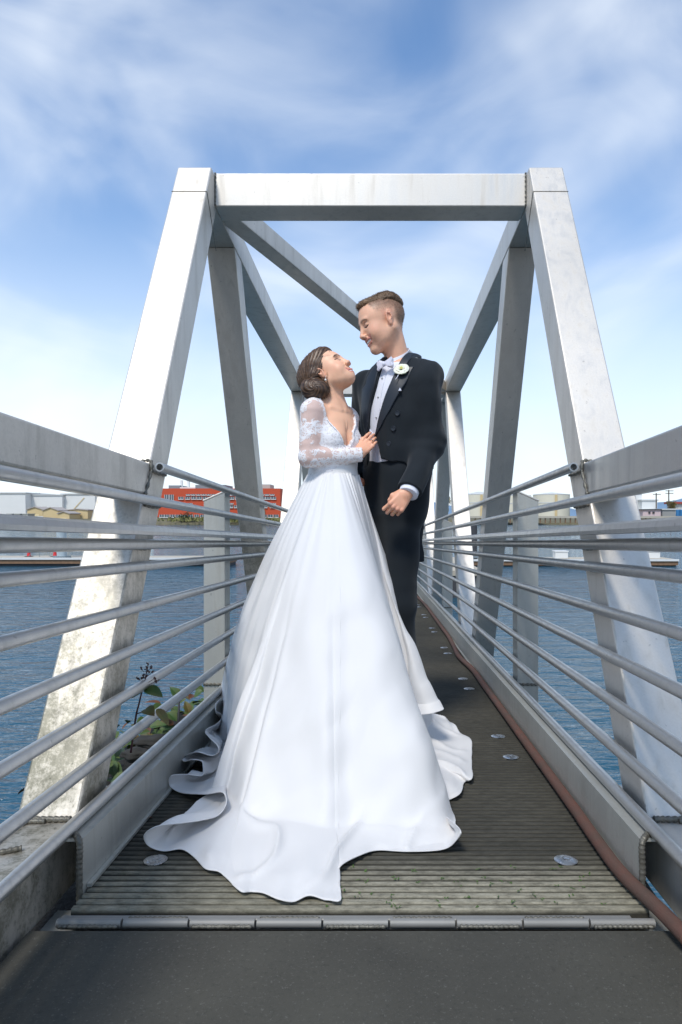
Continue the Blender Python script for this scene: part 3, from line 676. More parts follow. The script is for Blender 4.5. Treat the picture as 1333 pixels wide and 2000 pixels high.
# fallen leaves on the deck
for (x, y, lab) in ((275, 1602, 'long brown leaf lying by the left curb'), (1012, 1418, 'curled orange leaf beneath the right curb')):
    c = FL(x, y, -.812); single('fallen_leaf', c, leaf(c, (.5 if x < 500 else -.6, .8, .06), (0, 0, 1), .05, .009, 6), M_LB, lab, 'leaf')
tv = []
r_ = np.random.default_rng(12)
for i in range(60):
    c = FL(r_.uniform(620, 1200), r_.uniform(1690, 1775), -.819); 
    for _ in range(3): tv.append(leaf(c+r_.normal(0, .003, 3)*(1, 1, 0), (r_.normal(), r_.normal(), .5), (0, 0, 1), r_.uniform(.004, .009), .0016, 3))
single('moss', FL(900, 1740), join(*tv), flat('moss_green', (.06, .12, .02)), 'tiny green moss tufts in the deck grooves near the hinge', 'moss', kind='stuff')
# ================================================================ implicit-surface modelling for figures and clothes
class Sdf:
    def __init__(s): s.ops = []
    def add(s, fn, k=.01, op='u'): s.ops.append((fn, k, op)); return s
    def ell(s, c, r, k=.01, op='u', rot=None):
        c = np.array(c, float); r = np.array(r, float); Rm = None if rot is None else np.array(rot)
        def f(p):
            q = p-c
            if Rm is not None: q = q@Rm
            a = np.linalg.norm(q/r, axis=1); b = np.linalg.norm(q/(r*r), axis=1)+1e-9
            return a*(a-1)/b
        return s.add(f, k, op)
    def cone(s, a, b, ra, rb, k=.01, op='u'):
        a = np.array(a, float); b = np.array(b, float); ba = b-a; L2 = ba@ba
        def f(p):
            h = np.clip((p-a)@ba/L2, 0, 1); return np.linalg.norm(p-a-h[:, None]*ba, axis=1)-(ra+(rb-ra)*h)
        return s.add(f, k, op)
    def chain(s, pts, rs, k=.006, k0=None):
        for i in range(len(pts)-1): s.cone(pts[i], pts[i+1], rs[i], rs[i+1], k if (i or k0 is None) else k0)
        return s
    def sub(s, o, B=None, O=None, k=.01, op='u', scale=1.):
        def f(p):
            if B is None: return o(p)
            return o((p-O)@B.T/scale)*scale
        return s.add(f, k, op)
    def __call__(s, p):
        d = np.full(len(p), 1e3)
        for fn, k, op in s.ops:
            e = fn(p)
            if op == 'u':
                h = np.clip(.5+.5*(d-e)/k, 0, 1); d = d+(e-d)*h-k*h*(1-h)
            elif op == 's':
                e = -e; h = np.clip(.5-.5*(d-e)/k, 0, 1); d = d+(e-d)*h+k*h*(1-h)
            elif op == 'i':
                h = np.clip(.5-.5*(d-e)/k, 0, 1); d = d+(e-d)*h+k*h*(1-h)
            elif op == 'd': d = d+e
        return d
def basis(f, up=(0, 0, 1)):
    f = np.array(f, float); f /= np.linalg.norm(f); l = np.cross(up, f); l /= np.linalg.norm(l); return np.array([f, l, np.cross(f, l)])
def polysd(poly, q):
    """signed distance of 2-D points q to a closed polygon (negative inside)"""
    P_ = np.array(poly, float); d = np.full(len(q), 1e9); ins = np.zeros(len(q), bool); n = len(P_)
    for i in range(n):
        a, b = P_[i], P_[(i+1) % n]; e = b-a; w_ = q-a; t = np.clip(w_@e/(e@e), 0, 1)
        d = np.minimum(d, np.linalg.norm(w_-t[:, None]*e, axis=1))
        c = (a[1] <= q[:, 1]) != (b[1] <= q[:, 1])
        with np.errstate(divide='ignore', invalid='ignore'): xx = a[0]+(q[:, 1]-a[1])*e[0]/(e[1] if e[1] else 1e-12)
        ins ^= c & (q[:, 0] < xx)
    return np.where(ins, -d, d)
def remesh(fn, lo, hi, h, newton=1):
    lo = np.array(lo, float); hi = np.array(hi, float); Bk = 4
    nb = np.ceil((hi-lo)/(h*Bk)).astype(int); n = nb*Bk+1
    cx = [lo[i]+(np.arange(nb[i])+.5)*h*Bk for i in range(3)]
    C = np.stack(np.meshgrid(*cx, indexing='ij'), -1).reshape(-1, 3); dc = fn(C).reshape(nb)
    act = np.abs(dc) < h*Bk*1.35
    V = np.full(n, 1., np.float32); rep = dc
    for ax in range(3): rep = np.repeat(rep, Bk, axis=ax)
    V[:-1, :-1, :-1] = rep; del rep
    mk_ = np.zeros(n, bool); ai = np.argwhere(act)
    o = np.stack(np.meshgrid(*[np.arange(Bk+1)]*3, indexing='ij'), -1).reshape(-1, 3)
    for q in o: mk_[tuple((ai*Bk+q).T)] = True
    idx = np.argwhere(mk_); out = np.empty(len(idx), np.float32)
    for i in range(0, len(idx), 200000): out[i:i+200000] = fn(lo+idx[i:i+200000]*h)
    V[tuple(idx.T)] = out
    S = V < 0
    cor = [(a, b, c) for a in (0, 1) for b in (0, 1) for c in (0, 1)]
    sl_ = lambda A, c: A[c[0]:A.shape[0]-1+c[0], c[1]:A.shape[1]-1+c[1], c[2]:A.shape[2]-1+c[2]]
    cnt = sum(sl_(S, c).astype(np.int8) for c in cor)
    cells = np.argwhere((cnt > 0) & (cnt < 8)); ids = np.full(cnt.shape, -1, np.int32); ids[tuple(cells.T)] = np.arange(len(cells))
    acc = np.zeros((len(cells), 3)); num = np.zeros(len(cells))
    vals = {c: V[tuple((cells+c).T)].astype(float) for c in cor}
    for a in cor:
        for ax in range(3):
            if a[ax]: continue
            b = list(a); b[ax] = 1; b = tuple(b); va, vb = vals[a], vals[b]; m = (va < 0) != (vb < 0)
            t = va[m]/(va[m]-vb[m]); p = np.tile(np.array(a, float), (m.sum(), 1)); p[:, ax] += t; acc[m] += p; num[m] += 1
    P_ = lo+(cells+acc/num[:, None])*h
    quads = []
    for ax in range(3):
        u, v = (ax+1) % 3, (ax+2) % 3
        A = np.moveaxis(S, ax, 0); dif = A[:-1] != A[1:]; e = np.argwhere(np.moveaxis(dif, 0, ax))
        e = e[(e[:, u] > 0) & (e[:, v] > 0) & (e[:, u] < ids.shape[u]) & (e[:, v] < ids.shape[v])]
        s0 = S[tuple(e.T)]
        def g(du, dv):
            q = e.copy(); q[:, u] -= du; q[:, v] -= dv; return ids[tuple(q.T)]
        q = np.stack([g(1, 1), g(0, 1), g(0, 0), g(1, 0)], 1); q[~s0] = q[~s0][:, ::-1]; quads.append(q)
    Q = np.vstack(quads); Q = Q[(Q >= 0).all(1)]
    for _ in range(newton):
        d = fn(P_); e = h*.5; gx = np.stack([fn(P_+np.eye(3)[i]*e)-d for i in range(3)], 1)/e
        st = d[:, None]*gx/np.maximum((gx**2).sum(1), .25)[:, None]; P_ = P_-np.clip(st, -h*.6, h*.6)
    return P_, Q
def keep(vf, mask):
    """keep the faces whose vertices all pass the mask"""
    v, q = vf; k = mask[q].all(1); q = q[k]; used = np.unique(q); mp = -np.ones(len(v), int); mp[used] = np.arange(len(used))
    return v[used], mp[q], used
def bounds(fn, lo, hi, h):
    return remesh(fn, lo, hi, h)
def sn(p, s, seed=0):
    """cheap smooth noise, -1..1"""
    r = np.random.default_rng(seed); o = np.zeros(len(p))
    for i in range(7):
        d = r.normal(0, 1, 3); d /= np.linalg.norm(d); o += np.sin(p@d*s*(1+.35*i)+r.uniform(0, 6.3))
    return o/4
def seg_d(p, pts):
    d = np.full(len(p), 1e3)
    for a, b in zip(pts[:-1], pts[1:]):
        a = np.array(a, float); b = np.array(b, float); ba = b-a; h = np.clip((p-a)@ba/(ba@ba), 0, 1); d = np.minimum(d, np.linalg.norm(p-a-h[:, None]*ba, axis=1))
    return d
def sstep(x, a, b):
    t = np.clip((x-a)/(b-a), 0, 1); return t*t*(3-2*t)

def head_sdf(fem, neck_to):
    """x forward, y left, z up; origin between the ears"""
    s = Sdf(); j = .86 if fem else 1.
    s.ell((-.014, 0, .030), (.098, .077, .082))
    s.ell((.030, 0, .020), (.060, .064, .082), .03)
    s.ell((.034, 0, -.040), (.052, .052*j, .062), .03)
    for q in (-1, 1):
        s.cone((-.012, q*.056*j, -.045 if not fem else -.040), (.066, q*.014, -.097) if not fem else (.060, q*.012, -.089), .019, .016 if not fem else .014, .03)
        s.ell((.053, q*.038, -.024), (.026, .022, .020), .03)
        s.ell((.036, q*.036*j, -.056), (.034, .026, .034), .03)
        s.ell((.079, q*.022, .027), (.012, .026, .009 if not fem else .007), .014)
    s.ell((.072 if not fem else .066, 0, -.098 if not fem else -.092), (.019, .020, .016) if not fem else (.016, .017, .013), .018)
    for q in (-1, 1):
        s.ell((.099, q*.033, .007), (.018, .019, .012), .014, 's')
        s.ell((.0745, q*.031, .005), (.0130, .0145, .0120), .004)
    nt_ = .110 if not fem else .106; nz = -.030 if not fem else -.026
    s.cone((.088, 0, .018), (nt_-.003, 0, nz+.002), .0070, .0095, .012)
    s.ell((nt_, 0, nz), (.0085, .009, .008), .006)
    for q in (-1, 1): s.ell((.1005, q*.0125, nz-.004), (.010, .0065, .0075), .006)
    for q in (-1, 1): s.ell((.1035, q*.0065, nz-.0105), (.005, .003, .003), .002, 's')
    # smiling mouth
    wdt = .040 if not fem else .028; zc_ = -.051 if not fem else -.064
    s.ell((.070, 0, zc_-.006), (.026, .030, .026), .02)
    up = [(.0685 if fem else .064, -wdt, zc_+.009), (.088, -wdt*.6, zc_+.0005), (.0965, 0, zc_-.000), (.088, wdt*.6, zc_+.0005), (.0685 if fem else .064, wdt, zc_+.009)]
    dn = [(.0685 if fem else .064, -wdt, zc_+.008), (.086, -wdt*.6, zc_-.011), (.0925, 0, zc_-.0155), (.086, wdt*.6, zc_-.011), (.0685 if fem else .064, wdt, zc_+.008)]
    s.ell((.093, 0, zc_-.0065 if fem else zc_-.009), (.017, wdt*.90, .0105 if not fem else .0062), .003, 's')
    if not fem: dn = [(.0685 if fem else .064, -wdt, zc_+.008), (.084, -wdt*.62, zc_-.016), (.0900, 0, zc_-.0225), (.084, wdt*.62, zc_-.016), (.0685 if fem else .064, wdt, zc_+.008)]
    for q in (-1, 1): s.chain([(.094, q*.019, -.036), (.083, q*.033, -.048), (.072, q*.038, -.064)], [.0015, .0022, .001], .004); s.ops[-2] = (s.ops[-2][0], .007, 's'); s.ops[-1] = (s.ops[-1][0], .007, 's')
    s.chain(up, [.0012, .0034, .0042, .0034, .0012], .004, .004); s.chain(dn, [.0012, .0038, .0052, .0038, .0012] if fem else [.0016, .0052, .0066, .0052, .0016], .004, .004)
    # smile cheeks
    for q in (-1, 1): s.ell((.060, q*.043, -.042), (.018, .014, .016), .024)
    # ears
    for q in (-1, 1):
        Bq = np.array(Matrix.Rotation(R(-14), 3, 'Y')@Matrix.Rotation(R(q*22), 3, 'Z'))
        s.ell((-.010, q*.0785, -.002), (.018, .0065, .031), .006, 'u', Bq)
        s.ell((-.006, q*.0865, .002), (.0095, .0065, .017), .003, 's', Bq)
        s.chain([(-.002, q*.083, .016), (-.014, q*.085, .012), (-.017, q*.085, -.004), (-.010, q*.083, -.014)], [.0016, .002, .002, .0014], .0025, .003)
        s.ell((-.004, q*.0775, -.028), (.008, .005, .009), .006)
    nr = .050 if not fem else .044
    s.cone((-.022, 0, -.045), neck_to, nr, nr*1.08, .03)
    return s, up, dn, wdt, zc_
def skin_paint(p, fem, up, dn, base, noise=True):
    """skin colours in head space"""
    c = np.tile(np.array(base), (len(p), 1)); c *= (1+.035*sn(p, 60, 3)+.03*sn(p, 210, 5))[:, None]
    def mix_(w_, col): c[:] = c*(1-w_[:, None])+np.array(col)*w_[:, None]
    q = np.abs(p[:, 1])
    mix_(.38*np.exp(-((p[:, 0]-.062)**2+(q-.048)**2+(p[:, 2]+.026)**2)/(2*.017**2)), (.72, .24, .17))
    mix_(.30*np.exp(-((p[:, 0]-.112)**2+p[:, 1]**2+(p[:, 2]+.03)**2)/(2*.010**2)), (.60, .22, .16))
    ear = ((q > .074) & (np.abs(p[:, 0]+.008) < .026) & (p[:, 2] < .035) & (p[:, 2] > -.042)); mix_(ear*.35, (.62, .25, .17))
    yz = p*(0, 1, 1); fz = lambda L_: seg_d(yz, [(0, a_[1], a_[2]) for a_ in L_])
    dl = np.minimum(fz(up), fz(dn)); lim = .0056 if fem else .0066
    mix_(sstep(dl, lim+.0015, lim-.001)*(p[:, 0] > .066)*(.80 if fem else .75), (.58, .17, .15) if fem else (.60, .22, .18))
    for s_ in (-1, 1):
        br = [(.086, s_*.012, .0245), (.087, s_*.024, .0295), (.074, s_*.041, .0265), (.066, s_*.047, .022)]
        d = fz(br)+.0006*sn(p, 700, 9); mix_((p[:, 0] > .04)*sstep(d, .0042 if fem else .0056, .0020)*(.92 if fem else .55), (.06, .03, .015) if fem else (.22, .12, .065))
        ls = [(.0855, s_*.017, .0015), (.0872, s_*.025, -.0035), (.0850, s_*.035, -.0040), (.0790, s_*.0445, -.0005)] if not fem else [(.0855, s_*.017, .002), (.0885, s_*.025, .0075), (.0865, s_*.035, .0085), (.0770, s_*.0475, .0065)]
        d = fz(ls); mix_((p[:, 0] > .04)*sstep(d, .0046 if fem else .0028, .0016), (.02, .012, .008))
        if fem:
            lw = [(.0855, s_*.018, .000), (.0880, s_*.026, .002), (.0850, s_*.036, .0035)]
            mix_((p[:, 0] > .04)*sstep(fz(lw), .0022, .0012)*.9, (.60, .56, .52)); mix_((p[:, 0] > .04)*sstep(fz(lw[1:2]+[(.0880, s_*.029, .003)]), .0024, .0014), (.05, .03, .02))
            mix_(.45*np.exp(-((p[:, 0]-.083)**2+(q-.034)**2+(p[:, 2]-.013)**2)/(2*.007**2)), (.22, .10, .06))
    return np.clip(c, 0, 1)
def hand_sdf(curl, spread=0., sc=1., thumb=((.020, .022, -.006), (.050, .044, -.012), (.074, .046, -.020), (.094, .040, -.028)), slim=1.):
    """x towards the fingers, y towards the thumb, z out of the back of the hand; wrist at 0"""
    s = Sdf(); M0 = [(.088, .029), (.091, .0095), (.087, -.010), (.079, -.0275)]; Ls = [(.042, .026, .021), (.046, .029, .022), (.042, .027, .021), (.033, .021, .019)]
    for i, (mx, my) in enumerate(M0):
        s.cone((.004, my*.55, 0), (mx, my, .001), .0150*slim if i in (1, 2) else .0135*slim, .0112*slim, .010)
    s.ell((.045, 0, -.004), (.042, .033*slim, .0135), .01)
    s.cone((-.035 if slim > .9 else -.012, 0, 0), (.012, 0, 0), (.023 if slim > .9 else .021)*slim, .019*slim, .018)
    tips = []
    for i, (mx, my) in enumerate(M0):
        p = np.array((mx, my, .001)); a = 0; pts = [p.copy()]; yaw = spread*(1.5-i)*.5+my*1.2
        for j in range(3):
            a += R(curl[i][j]); d = np.array([math.cos(a)*math.cos(yaw), math.cos(a)*math.sin(yaw), -math.sin(a)]); p = p+d*Ls[i][j]; pts.append(p.copy())
        k = (.0098, .0086, .0076, .0062) if i < 3 else (.0084, .0074, .0066, .0055)
        f = Sdf().chain(pts, [q*slim for q in k], .003); s.sub(f, k=.0045); tips.append(pts)
        s.ell(np.array((mx, my, .0068)), (.009, .0075, .006), .006)
    f = Sdf().chain([np.array(t, float) for t in thumb], [.0145*slim, .0115*slim, .0098*slim, .0075*slim], .005); s.sub(f, k=.012)
    return s, tips
SKIN = M('skin', (.6, .36, .26), .46, 0, .4); at = SKIN.n('Attribute', attribute_name='Col'); SKIN.color(at.outputs['Color']); SKIN.bump(SKIN.noise(420, 3), .06, .001)
SKIN.b.inputs['Subsurface Weight'].default_value = .12; SKIN.b.inputs['Subsurface Radius'].default_value = (.012, .005, .003); SKIN.b.inputs['Subsurface Scale'].default_value = .6
M_SKIN = SKIN.m
def fabric(name, c, rough=.8, weave=900, bump=.15, sheen=.0, var=.06):
    a = M(name, c, rough, 0, .3); n = a.noise(weave, 2); a.color(a.mix(a.noise(8, 4), tuple(x*(1-var) for x in c), tuple(min(1, x*(1+var)) for x in c)))
    a.bump(n, bump, .0008); a.b.inputs['Sheen Weight'].default_value = sheen; return a.m
M_WOOL = fabric('black_wool', (.0065, .0105, .015), .85, 700, .25, .12, .15); M_SATINB = fabric('black_satin', (.020, .025, .034), .38, 500, .05); M_SHIRT = fabric('white_cotton', (.74, .75, .82), .8, 900)
M_BOW = fabric('white_pique', (.70, .70, .80), .8, 600, .3); M_SHOE = flat('black_leather', (.01, .01, .012), .25)
M_GOLD = M('gold', (.8, .58, .3), .2, 1.).m; M_PEARL = M('pearl', (.8, .77, .72), .2, 0, .6).m; M_TEETH = M('teeth', (.90, .86, .78), .3).m
# ================================================================ the groom
GT = Thing('person', (.07, 2.93, ZD), 'man in a black tailcoat with white bow tie and rose, smiling down', 'person')
BT = basis((-.62, -.785, 0)); TO = P(778, 800, 2.93)
def lt(x, y, z): return TO+np.array([x, y, z])@BT           # groom torso space -> gangway frame
def tl(p): return (p-TO)@BT.T
skin_m = (.80, .455, .305)
# joints
sL = P(829, 746, 2.81); eL = P(840, 864, 2.83); wL = P(801, 957, 2.70)
sR = P(716, 752, 3.03); eR = P(712, 872, 3.13); wR = P(690, 935, 3.0)
hipL, knL, anL = P(786, 930, 2.90), P(783, 1180, 2.86), P(778, 1405, 2.90)
hipR, knR, anR = P(752, 930, 2.98), P(750, 1185, 2.95), P(742, 1400, 2.99)
def torso_m(inf=0.):
    s = Sdf()
    def loc(p): return tl(p)
    t = Sdf(); t.ell((0, 0, -.02), (.120+inf, .158+inf, .24+inf), .02); t.cone((-.012, -.122, .084), (-.012, 0, .135), .056+inf, .060+inf, .05); t.cone((-.012, 0, .135), (-.012, .138, .118), .060+inf, .054+inf, .05)
    t.ell((-.005, 0, -.23), (.108+inf, .142+inf, .17+inf), .05); t.ell((-.012, 0, -.38), (.102+inf, .128+inf, .14+inf), .05)
    t.cone((-.03, 0, .13), (-.016, 0, .20), .058+inf*.6, .050+inf*.5, .03)
    return s.add(lambda p: t(loc(p)), .01)
# --- head
hf = basis((-math.cos(R(17))*math.cos(R(21)), -math.sin(R(17))*math.cos(R(21)), -math.sin(R(21))))
roll = np.array(Matrix.Rotation(R(-4), 3, 'X')); hf = roll@hf; HO = P(747, 632, 2.90); HS = .985
neck_w = lt(-.02, 0, .16); neck_l = (neck_w-HO)@hf.T/HS
hm, upM, dnM, wdM, zcM = head_sdf(False, neck_l)
def hl(p): return (p-HO)@hf.T/HS
def hw(p): return HO+np.asarray(p, float)@hf*HS
headw = Sdf().sub(hm, hf, HO, .01, 'u', HS)
v, q = remesh(headw, HO-(.16, .16, .26), HO+(.16, .16, .16), .0019)
lp_ = hl(v); c = skin_paint(lp_, False, upM, dnM, skin_m)
# faded hair at the sides
fade = sstep(lp_[:, 2]+.30*np.maximum(0, -lp_[:, 0]-.0)+.0*lp_[:, 0], .018, .075)*sstep(lp_[:, 0]+.0025*sn(lp_, 260, 2)-.25*(lp_[:, 2]-.05), .052, .036)
side = np.maximum(fade, sstep(-lp_[:, 0], .030, .058)*sstep(lp_[:, 2], -.062, -.020))
side *= .78+.16*sn(lp_, 900, 11)+.12*sn(lp_, 1700, 12)
side = np.clip(side, 0, .88); c = c*(1-side[:, None])+np.array((.10, .058, .035))*side[:, None]
for mx in ((758, 684), (773, 676), (744, 668), (775, 672)):         # moles
    pass
body_parts = [(v, q, c)]
# --- torso, arms and legs as one surface
b = torso_m(0); b.cone(neck_w, lt(-.02, 0, .13), .056, .06, .03)
b.chain([sL, eL, wL], [.05, .040, .027], .02, .05); b.chain([sR, eR, wR], [.05, .040, .027], .02, .05)
b.chain([hipL, knL, anL], [.062, .048, .036], .02, .02); b.chain([hipR, knR, anR], [.062, .048, .036], .02, .02)
b.cone(anL, anL+np.array((-.07, -.13, -.075)), .035, .03); b.cone(anR, anR+np.array((-.09, -.12, -.075)), .035, .03)
v, q = remesh(b, (-.45, 2.45, ZD), (.45, 3.35, .95), .009); body_parts.append((v, q, np.tile(skin_m, (len(v), 1))))
# --- left hand, loosely closed
hx = np.array((-.60, -.22, -.77)); hx /= np.linalg.norm(hx); hy = np.array((-.74, -.12, .66)); hy -= hx*hy.dot(hx); hy /= np.linalg.norm(hy); hz3 = np.cross(hy, hx)
if hz3[1] > 0: hz3 = -hz3
HB = np.array([hx, hy, hz3])
hs, tipsL = hand_sdf([(46, 72, 50), (54, 76, 55), (58, 78, 55), (60, 78, 55)], .12, thumb=((.020, .024, -.006), (.048, .040, -.016), (.068, .036, -.030), (.086, .022, -.040)))
HWo = P(796, 962, 2.69); HSm = .90
v, q = remesh(Sdf().sub(hs, HB, HWo, .01, 'u', HSm), HWo-.16, HWo+.13, .0018)
lp_ = (v-HWo)@HB.T/HSm; c = np.tile(np.array(skin_m)*(.98, .88, .84), (len(v), 1)); kn = np.exp(-((lp_[:, 0]-.092)**2)/(2*.010**2))*(lp_[:, 2] > .003)
c = c*(1-.30*kn[:, None])+np.array((.60, .22, .16))*.30*kn[:, None]; c *= (1+.05*sn(v, 120, 4))[:, None]; body_parts.append((v, q, c))
ringp = (tipsL[2][0]*.45+tipsL[2][1]*.55); ringd = tipsL[2][1]-tipsL[2][0]
# --- right hand behind her waist
hx2 = np.array((-.93, -.36, .02)); hx2 /= np.linalg.norm(hx2); hy2 = np.array((.02, 0, 1.)); hy2 -= hx2*hy2.dot(hx2); hy2 /= np.linalg.norm(hy2); HB2 = np.array([hx2, hy2, -np.cross(hx2, hy2)])
if HB2[2][1] > 0: HB2[2] *= -1
hs2, _ = hand_sdf([(8, 14, 10), (8, 16, 10), (8, 16, 10), (10, 16, 10)], .1); HWo2 = P(688, 942, 2.93)
v, q = remesh(Sdf().sub(hs2, HB2, HWo2), HWo2-.23, HWo2+.12, .003); body_parts.append((v, q, np.tile(np.array(skin_m)*(.9, .62, .55), (len(v), 1))))
def joinq(parts):
    V = []; Q = []; Cc = []; n = 0
    for v, q, c in parts: V.append(v); Q.append(q+n); Cc.append(c); n += len(v)
    return np.vstack(V), np.vstack(Q), np.vstack(Cc)
v, q, c = joinq(body_parts); GB = GT.part('body', (v, q), M_SKIN, smooth=True, col=c)
# teeth
tp = catmull([(.0700, -wdM*.85, zcM+.001), (.0835, -wdM*.5, zcM-.0065), (.0895, 0, zcM-.0085), (.0835, wdM*.5, zcM-.0065), (.0700, wdM*.85, zcM+.001)], 30)
tv, tf = tube(tp, .0068*(1-.06*np.abs(np.sin(np.arange(30)*1.5))), 10); GT.part('teeth', (hw(tv), tf), M_TEETH, GB, smooth=True)
# ring
def ringmesh(c, d, r_, t=.0012):
    d = np.array(d, float)/np.linalg.norm(d); a = np.cross(d, (0, .3, 1)); a /= np.linalg.norm(a); b_ = np.cross(d, a); th = np.linspace(0, 2*np.pi, 25)
    return tube(np.array([c+r_*(math.cos(x)*a+math.sin(x)*b_) for x in th]), t, 8)
GT.part('ring', ringmesh(HWo+ringp@HB*HSm, ringd@HB, .0089), M_GOLD, smooth=True)
# --- hair
HAIRM = M('brown_hair', (.13, .075, .042), .55, 0, .35); at = HAIRM.n('Attribute', attribute_name='Col'); HAIRM.color(at.outputs['Color'])
hn = HAIRM.noise(330, 3, HAIRM.map((1, 1, .25))); HAIRM.bump(hn, .5, .002); M_HAIR = HAIRM.m
hs_ = Sdf(); hs_.ell((-.014, 0, .033), (.099, .0775, .0835), .01); hs_.ell((.034, 0, .090), (.050, .052, .022), .02); hs_.ell((.060, 0, .086), (.026, .045, .016), .02)
hs_.ell((-.050, 0, .060), (.064, .062, .062), .03)
hs_.add(lambda p: -.0000+.0016*np.sin(p[:, 1]*260+12*p[:, 0]+2*sn(p, 40, 2))+.0018*sn(p, 190, 8), 1, 'd')
hs_.add(lambda p: -(p[:, 2]-(.060+.34*np.maximum(0, p[:, 0]-.02)-.55*np.maximum(0, -p[:, 0]-.045))), .034, 'i')   # keep above the fade line
hs_.add(lambda p: (p[:, 0]-.086), .006, 'i')
hs_.add(lambda p: .0095*(1-sstep(p[:, 2]-.30*np.maximum(0, p[:, 0]-.02)+.5*np.maximum(0, -p[:, 0]-.045), .052, .092)), 1, 'd')
v, q = remesh(Sdf().sub(hs_, hf, HO, .01, 'u', HS), HO-.17, HO+.17, .0024)
lp_ = hl(v); tcol = np.clip(.5+.35*sn(lp_*(.4, 3, .4), 160, 3)+sstep(lp_[:, 0], -.02, .08)*.5, 0, 1.3)[:, None]
c = np.array((.045, .027, .017))*(1-tcol)+np.array((.23, .145, .085))*tcol
HR = GT.part('hair', (v, q), M_HAIR, smooth=True, col=np.clip(c, .01, 1))
def tufts(pts, nrm, lean, n, L_, wd, rg, col0, col1):
    V = []; Fc = []; Cc = []
    idx = rg.choice(len(pts), n)
    for i in idx:
        p = pts[i]; d = nrm[i]*.6+lean(p)+rg.normal(0, .22, 3); d /= np.linalg.norm(d); s_ = np.cross(d, rg.normal(0, 1, 3)); s_ /= np.linalg.norm(s_); l_ = L_*rg.uniform(.5, 1.2); k = len(V); m = p+d*l_*.55+rg.normal(0, .0008, 3)
        V += [p-s_*wd-d*.003, p+s_*wd-d*.003, m+s_*wd*.6, m-s_*wd*.6, p+d*l_]; Fc += [(k, k+1, k+2, k+3), (k+3, k+2, k+4)]
        cc = np.array(col0)+(np.array(col1)-np.array(col0))*rg.uniform(); Cc += [cc]*5
    return np.array(V), Fc, np.array(Cc)
def grad_n(fn, p, e=.001):
    d = fn(p); g = np.stack([fn(p+np.eye(3)[i]*e)-d for i in range(3)], 1); return g/np.linalg.norm(g, axis=1)[:, None]
rgh_ = np.random.default_rng(8)
sel = lp_[:, 2] > .062; pv = v[sel]; nn = grad_n(Sdf().sub(hs_, hf, HO, .01, 'u', HS), pv); fw_ = hf[0]
tv, tf, tcx = tufts(pv, nn, lambda p: fw_*.9+hf[2]*.15, 6500, .0085, .00038, rgh_, (.05, .030, .018), (.26, .165, .10))
GT.part('hair_strands', (tv, tf), M_HAIR, HR, col=tcx)
# short hair at the back and sides
hb = Sdf().sub(hm, hf, HO, .01, 'u', HS); vv = body_parts[0][0]; ll = hl(vv)
sel = (ll[:, 0] < .030-.10*(ll[:, 2] < .03)) & (ll[:, 2] > -.045) & (np.abs(ll[:, 1])+0*ll[:, 0] > -1) & ~((np.abs(ll[:, 1]) > .070) & (ll[:, 2] < .034) & (ll[:, 0] > -.034)) & (ll[:, 2] < .09) & ((ll[:, 2] > .022) | (ll[:, 0] < -.04))
pv = vv[sel]; nn = grad_n(hb, pv)
tv, tf, tcx = tufts(pv, nn, lambda p: np.array((.1, 0, -.9)), 5000, .0040, .00022, rgh_, (.06, .035, .022), (.20, .12, .07))
GT.part('cropped_hair', (tv, tf), M_HAIR, HR, col=tcx)
# --- trousers
t = Sdf(); tt = torso_m(.008)
t.add(lambda p: np.maximum(tt(p)-.004*(1-sstep(-tl(p)[:, 2], .26, .34)), tl(p)[:, 2]+.228), .01)
t.chain([hipL, knL, anL+(0, 0, .02)], [.083, .068, .060], .03, .05); t.chain([hipR, knR, anR+(0, 0, .02)], [.083, .068, .060], .03, .05)
t.add(lambda p: .0045*sn(p*(1, 1, .5), 22, 6)+.0018*np.sin(p[:, 2]*40+3*sn(p, 9, 1)), 1, 'd')
t.add(lambda p: (ZD+.05)-p[:, 2], .004, 'i')
GT.part('trousers', remesh(t, (-.35, 2.55, ZD), (.45, 3.35, .45), .006), M_WOOL, smooth=True)
for an, kk in ((anL, -.075), (anR, -.09)):
    s = Sdf().cone(an+(0, .03, -.055), an+(kk, -.15, -.068), .038, .033, .02); s.add(lambda p: ZD+.004-p[:, 2], .003, 'i')
    GT.part('shoe', remesh(s, an-(.2, .25, .2), an+(.12, .14, .08), .005), M_SHOE, smooth=True)
# --- shirt and waistcoat
s = torso_m(.006); sv, sq = remesh(s, lt(0, 0, 0)-(.3, .3, .35), lt(0, 0, 0)+(.3, .3, .26), .0045); l_ = tl(sv)
k = keep((sv, sq), (l_[:, 2] > -.235) & (l_[:, 2] < .185)); SH = GT.part('shirt', k[:2], M_SHIRT, smooth=True)
vp = [(-.10, -.232), (-.05, -.240), (.03, -.232), (.10, -.226), (.16, -.226), (.16, -.05), (.075, -.02), (.04, -.10), (-.01, -.145), (-.06, -.10), (-.10, -.03), (-.16, -.05), (-.16, -.27)]
vs = torso_m(.011)
def vest(p):
    l_ = tl(p); return np.maximum(np.maximum(vs(p), -(torso_m(.002)(p))), np.maximum(polysd(vp, l_[:, 1:]), -l_[:, 0]))
vestc = torso_m(.002)
def vest(p):
    l_ = tl(p); return np.maximum(np.maximum(vs(p), -vestc(p)), np.maximum(polysd(vp, l_[:, 1:]), -l_[:, 0]))
GT.part('waistcoat', remesh(vest, lt(0, 0, 0)-(.28, .28, .3), lt(0, 0, 0)+(.28, .28, .05), .0035), M_BOW, SH, smooth=True)
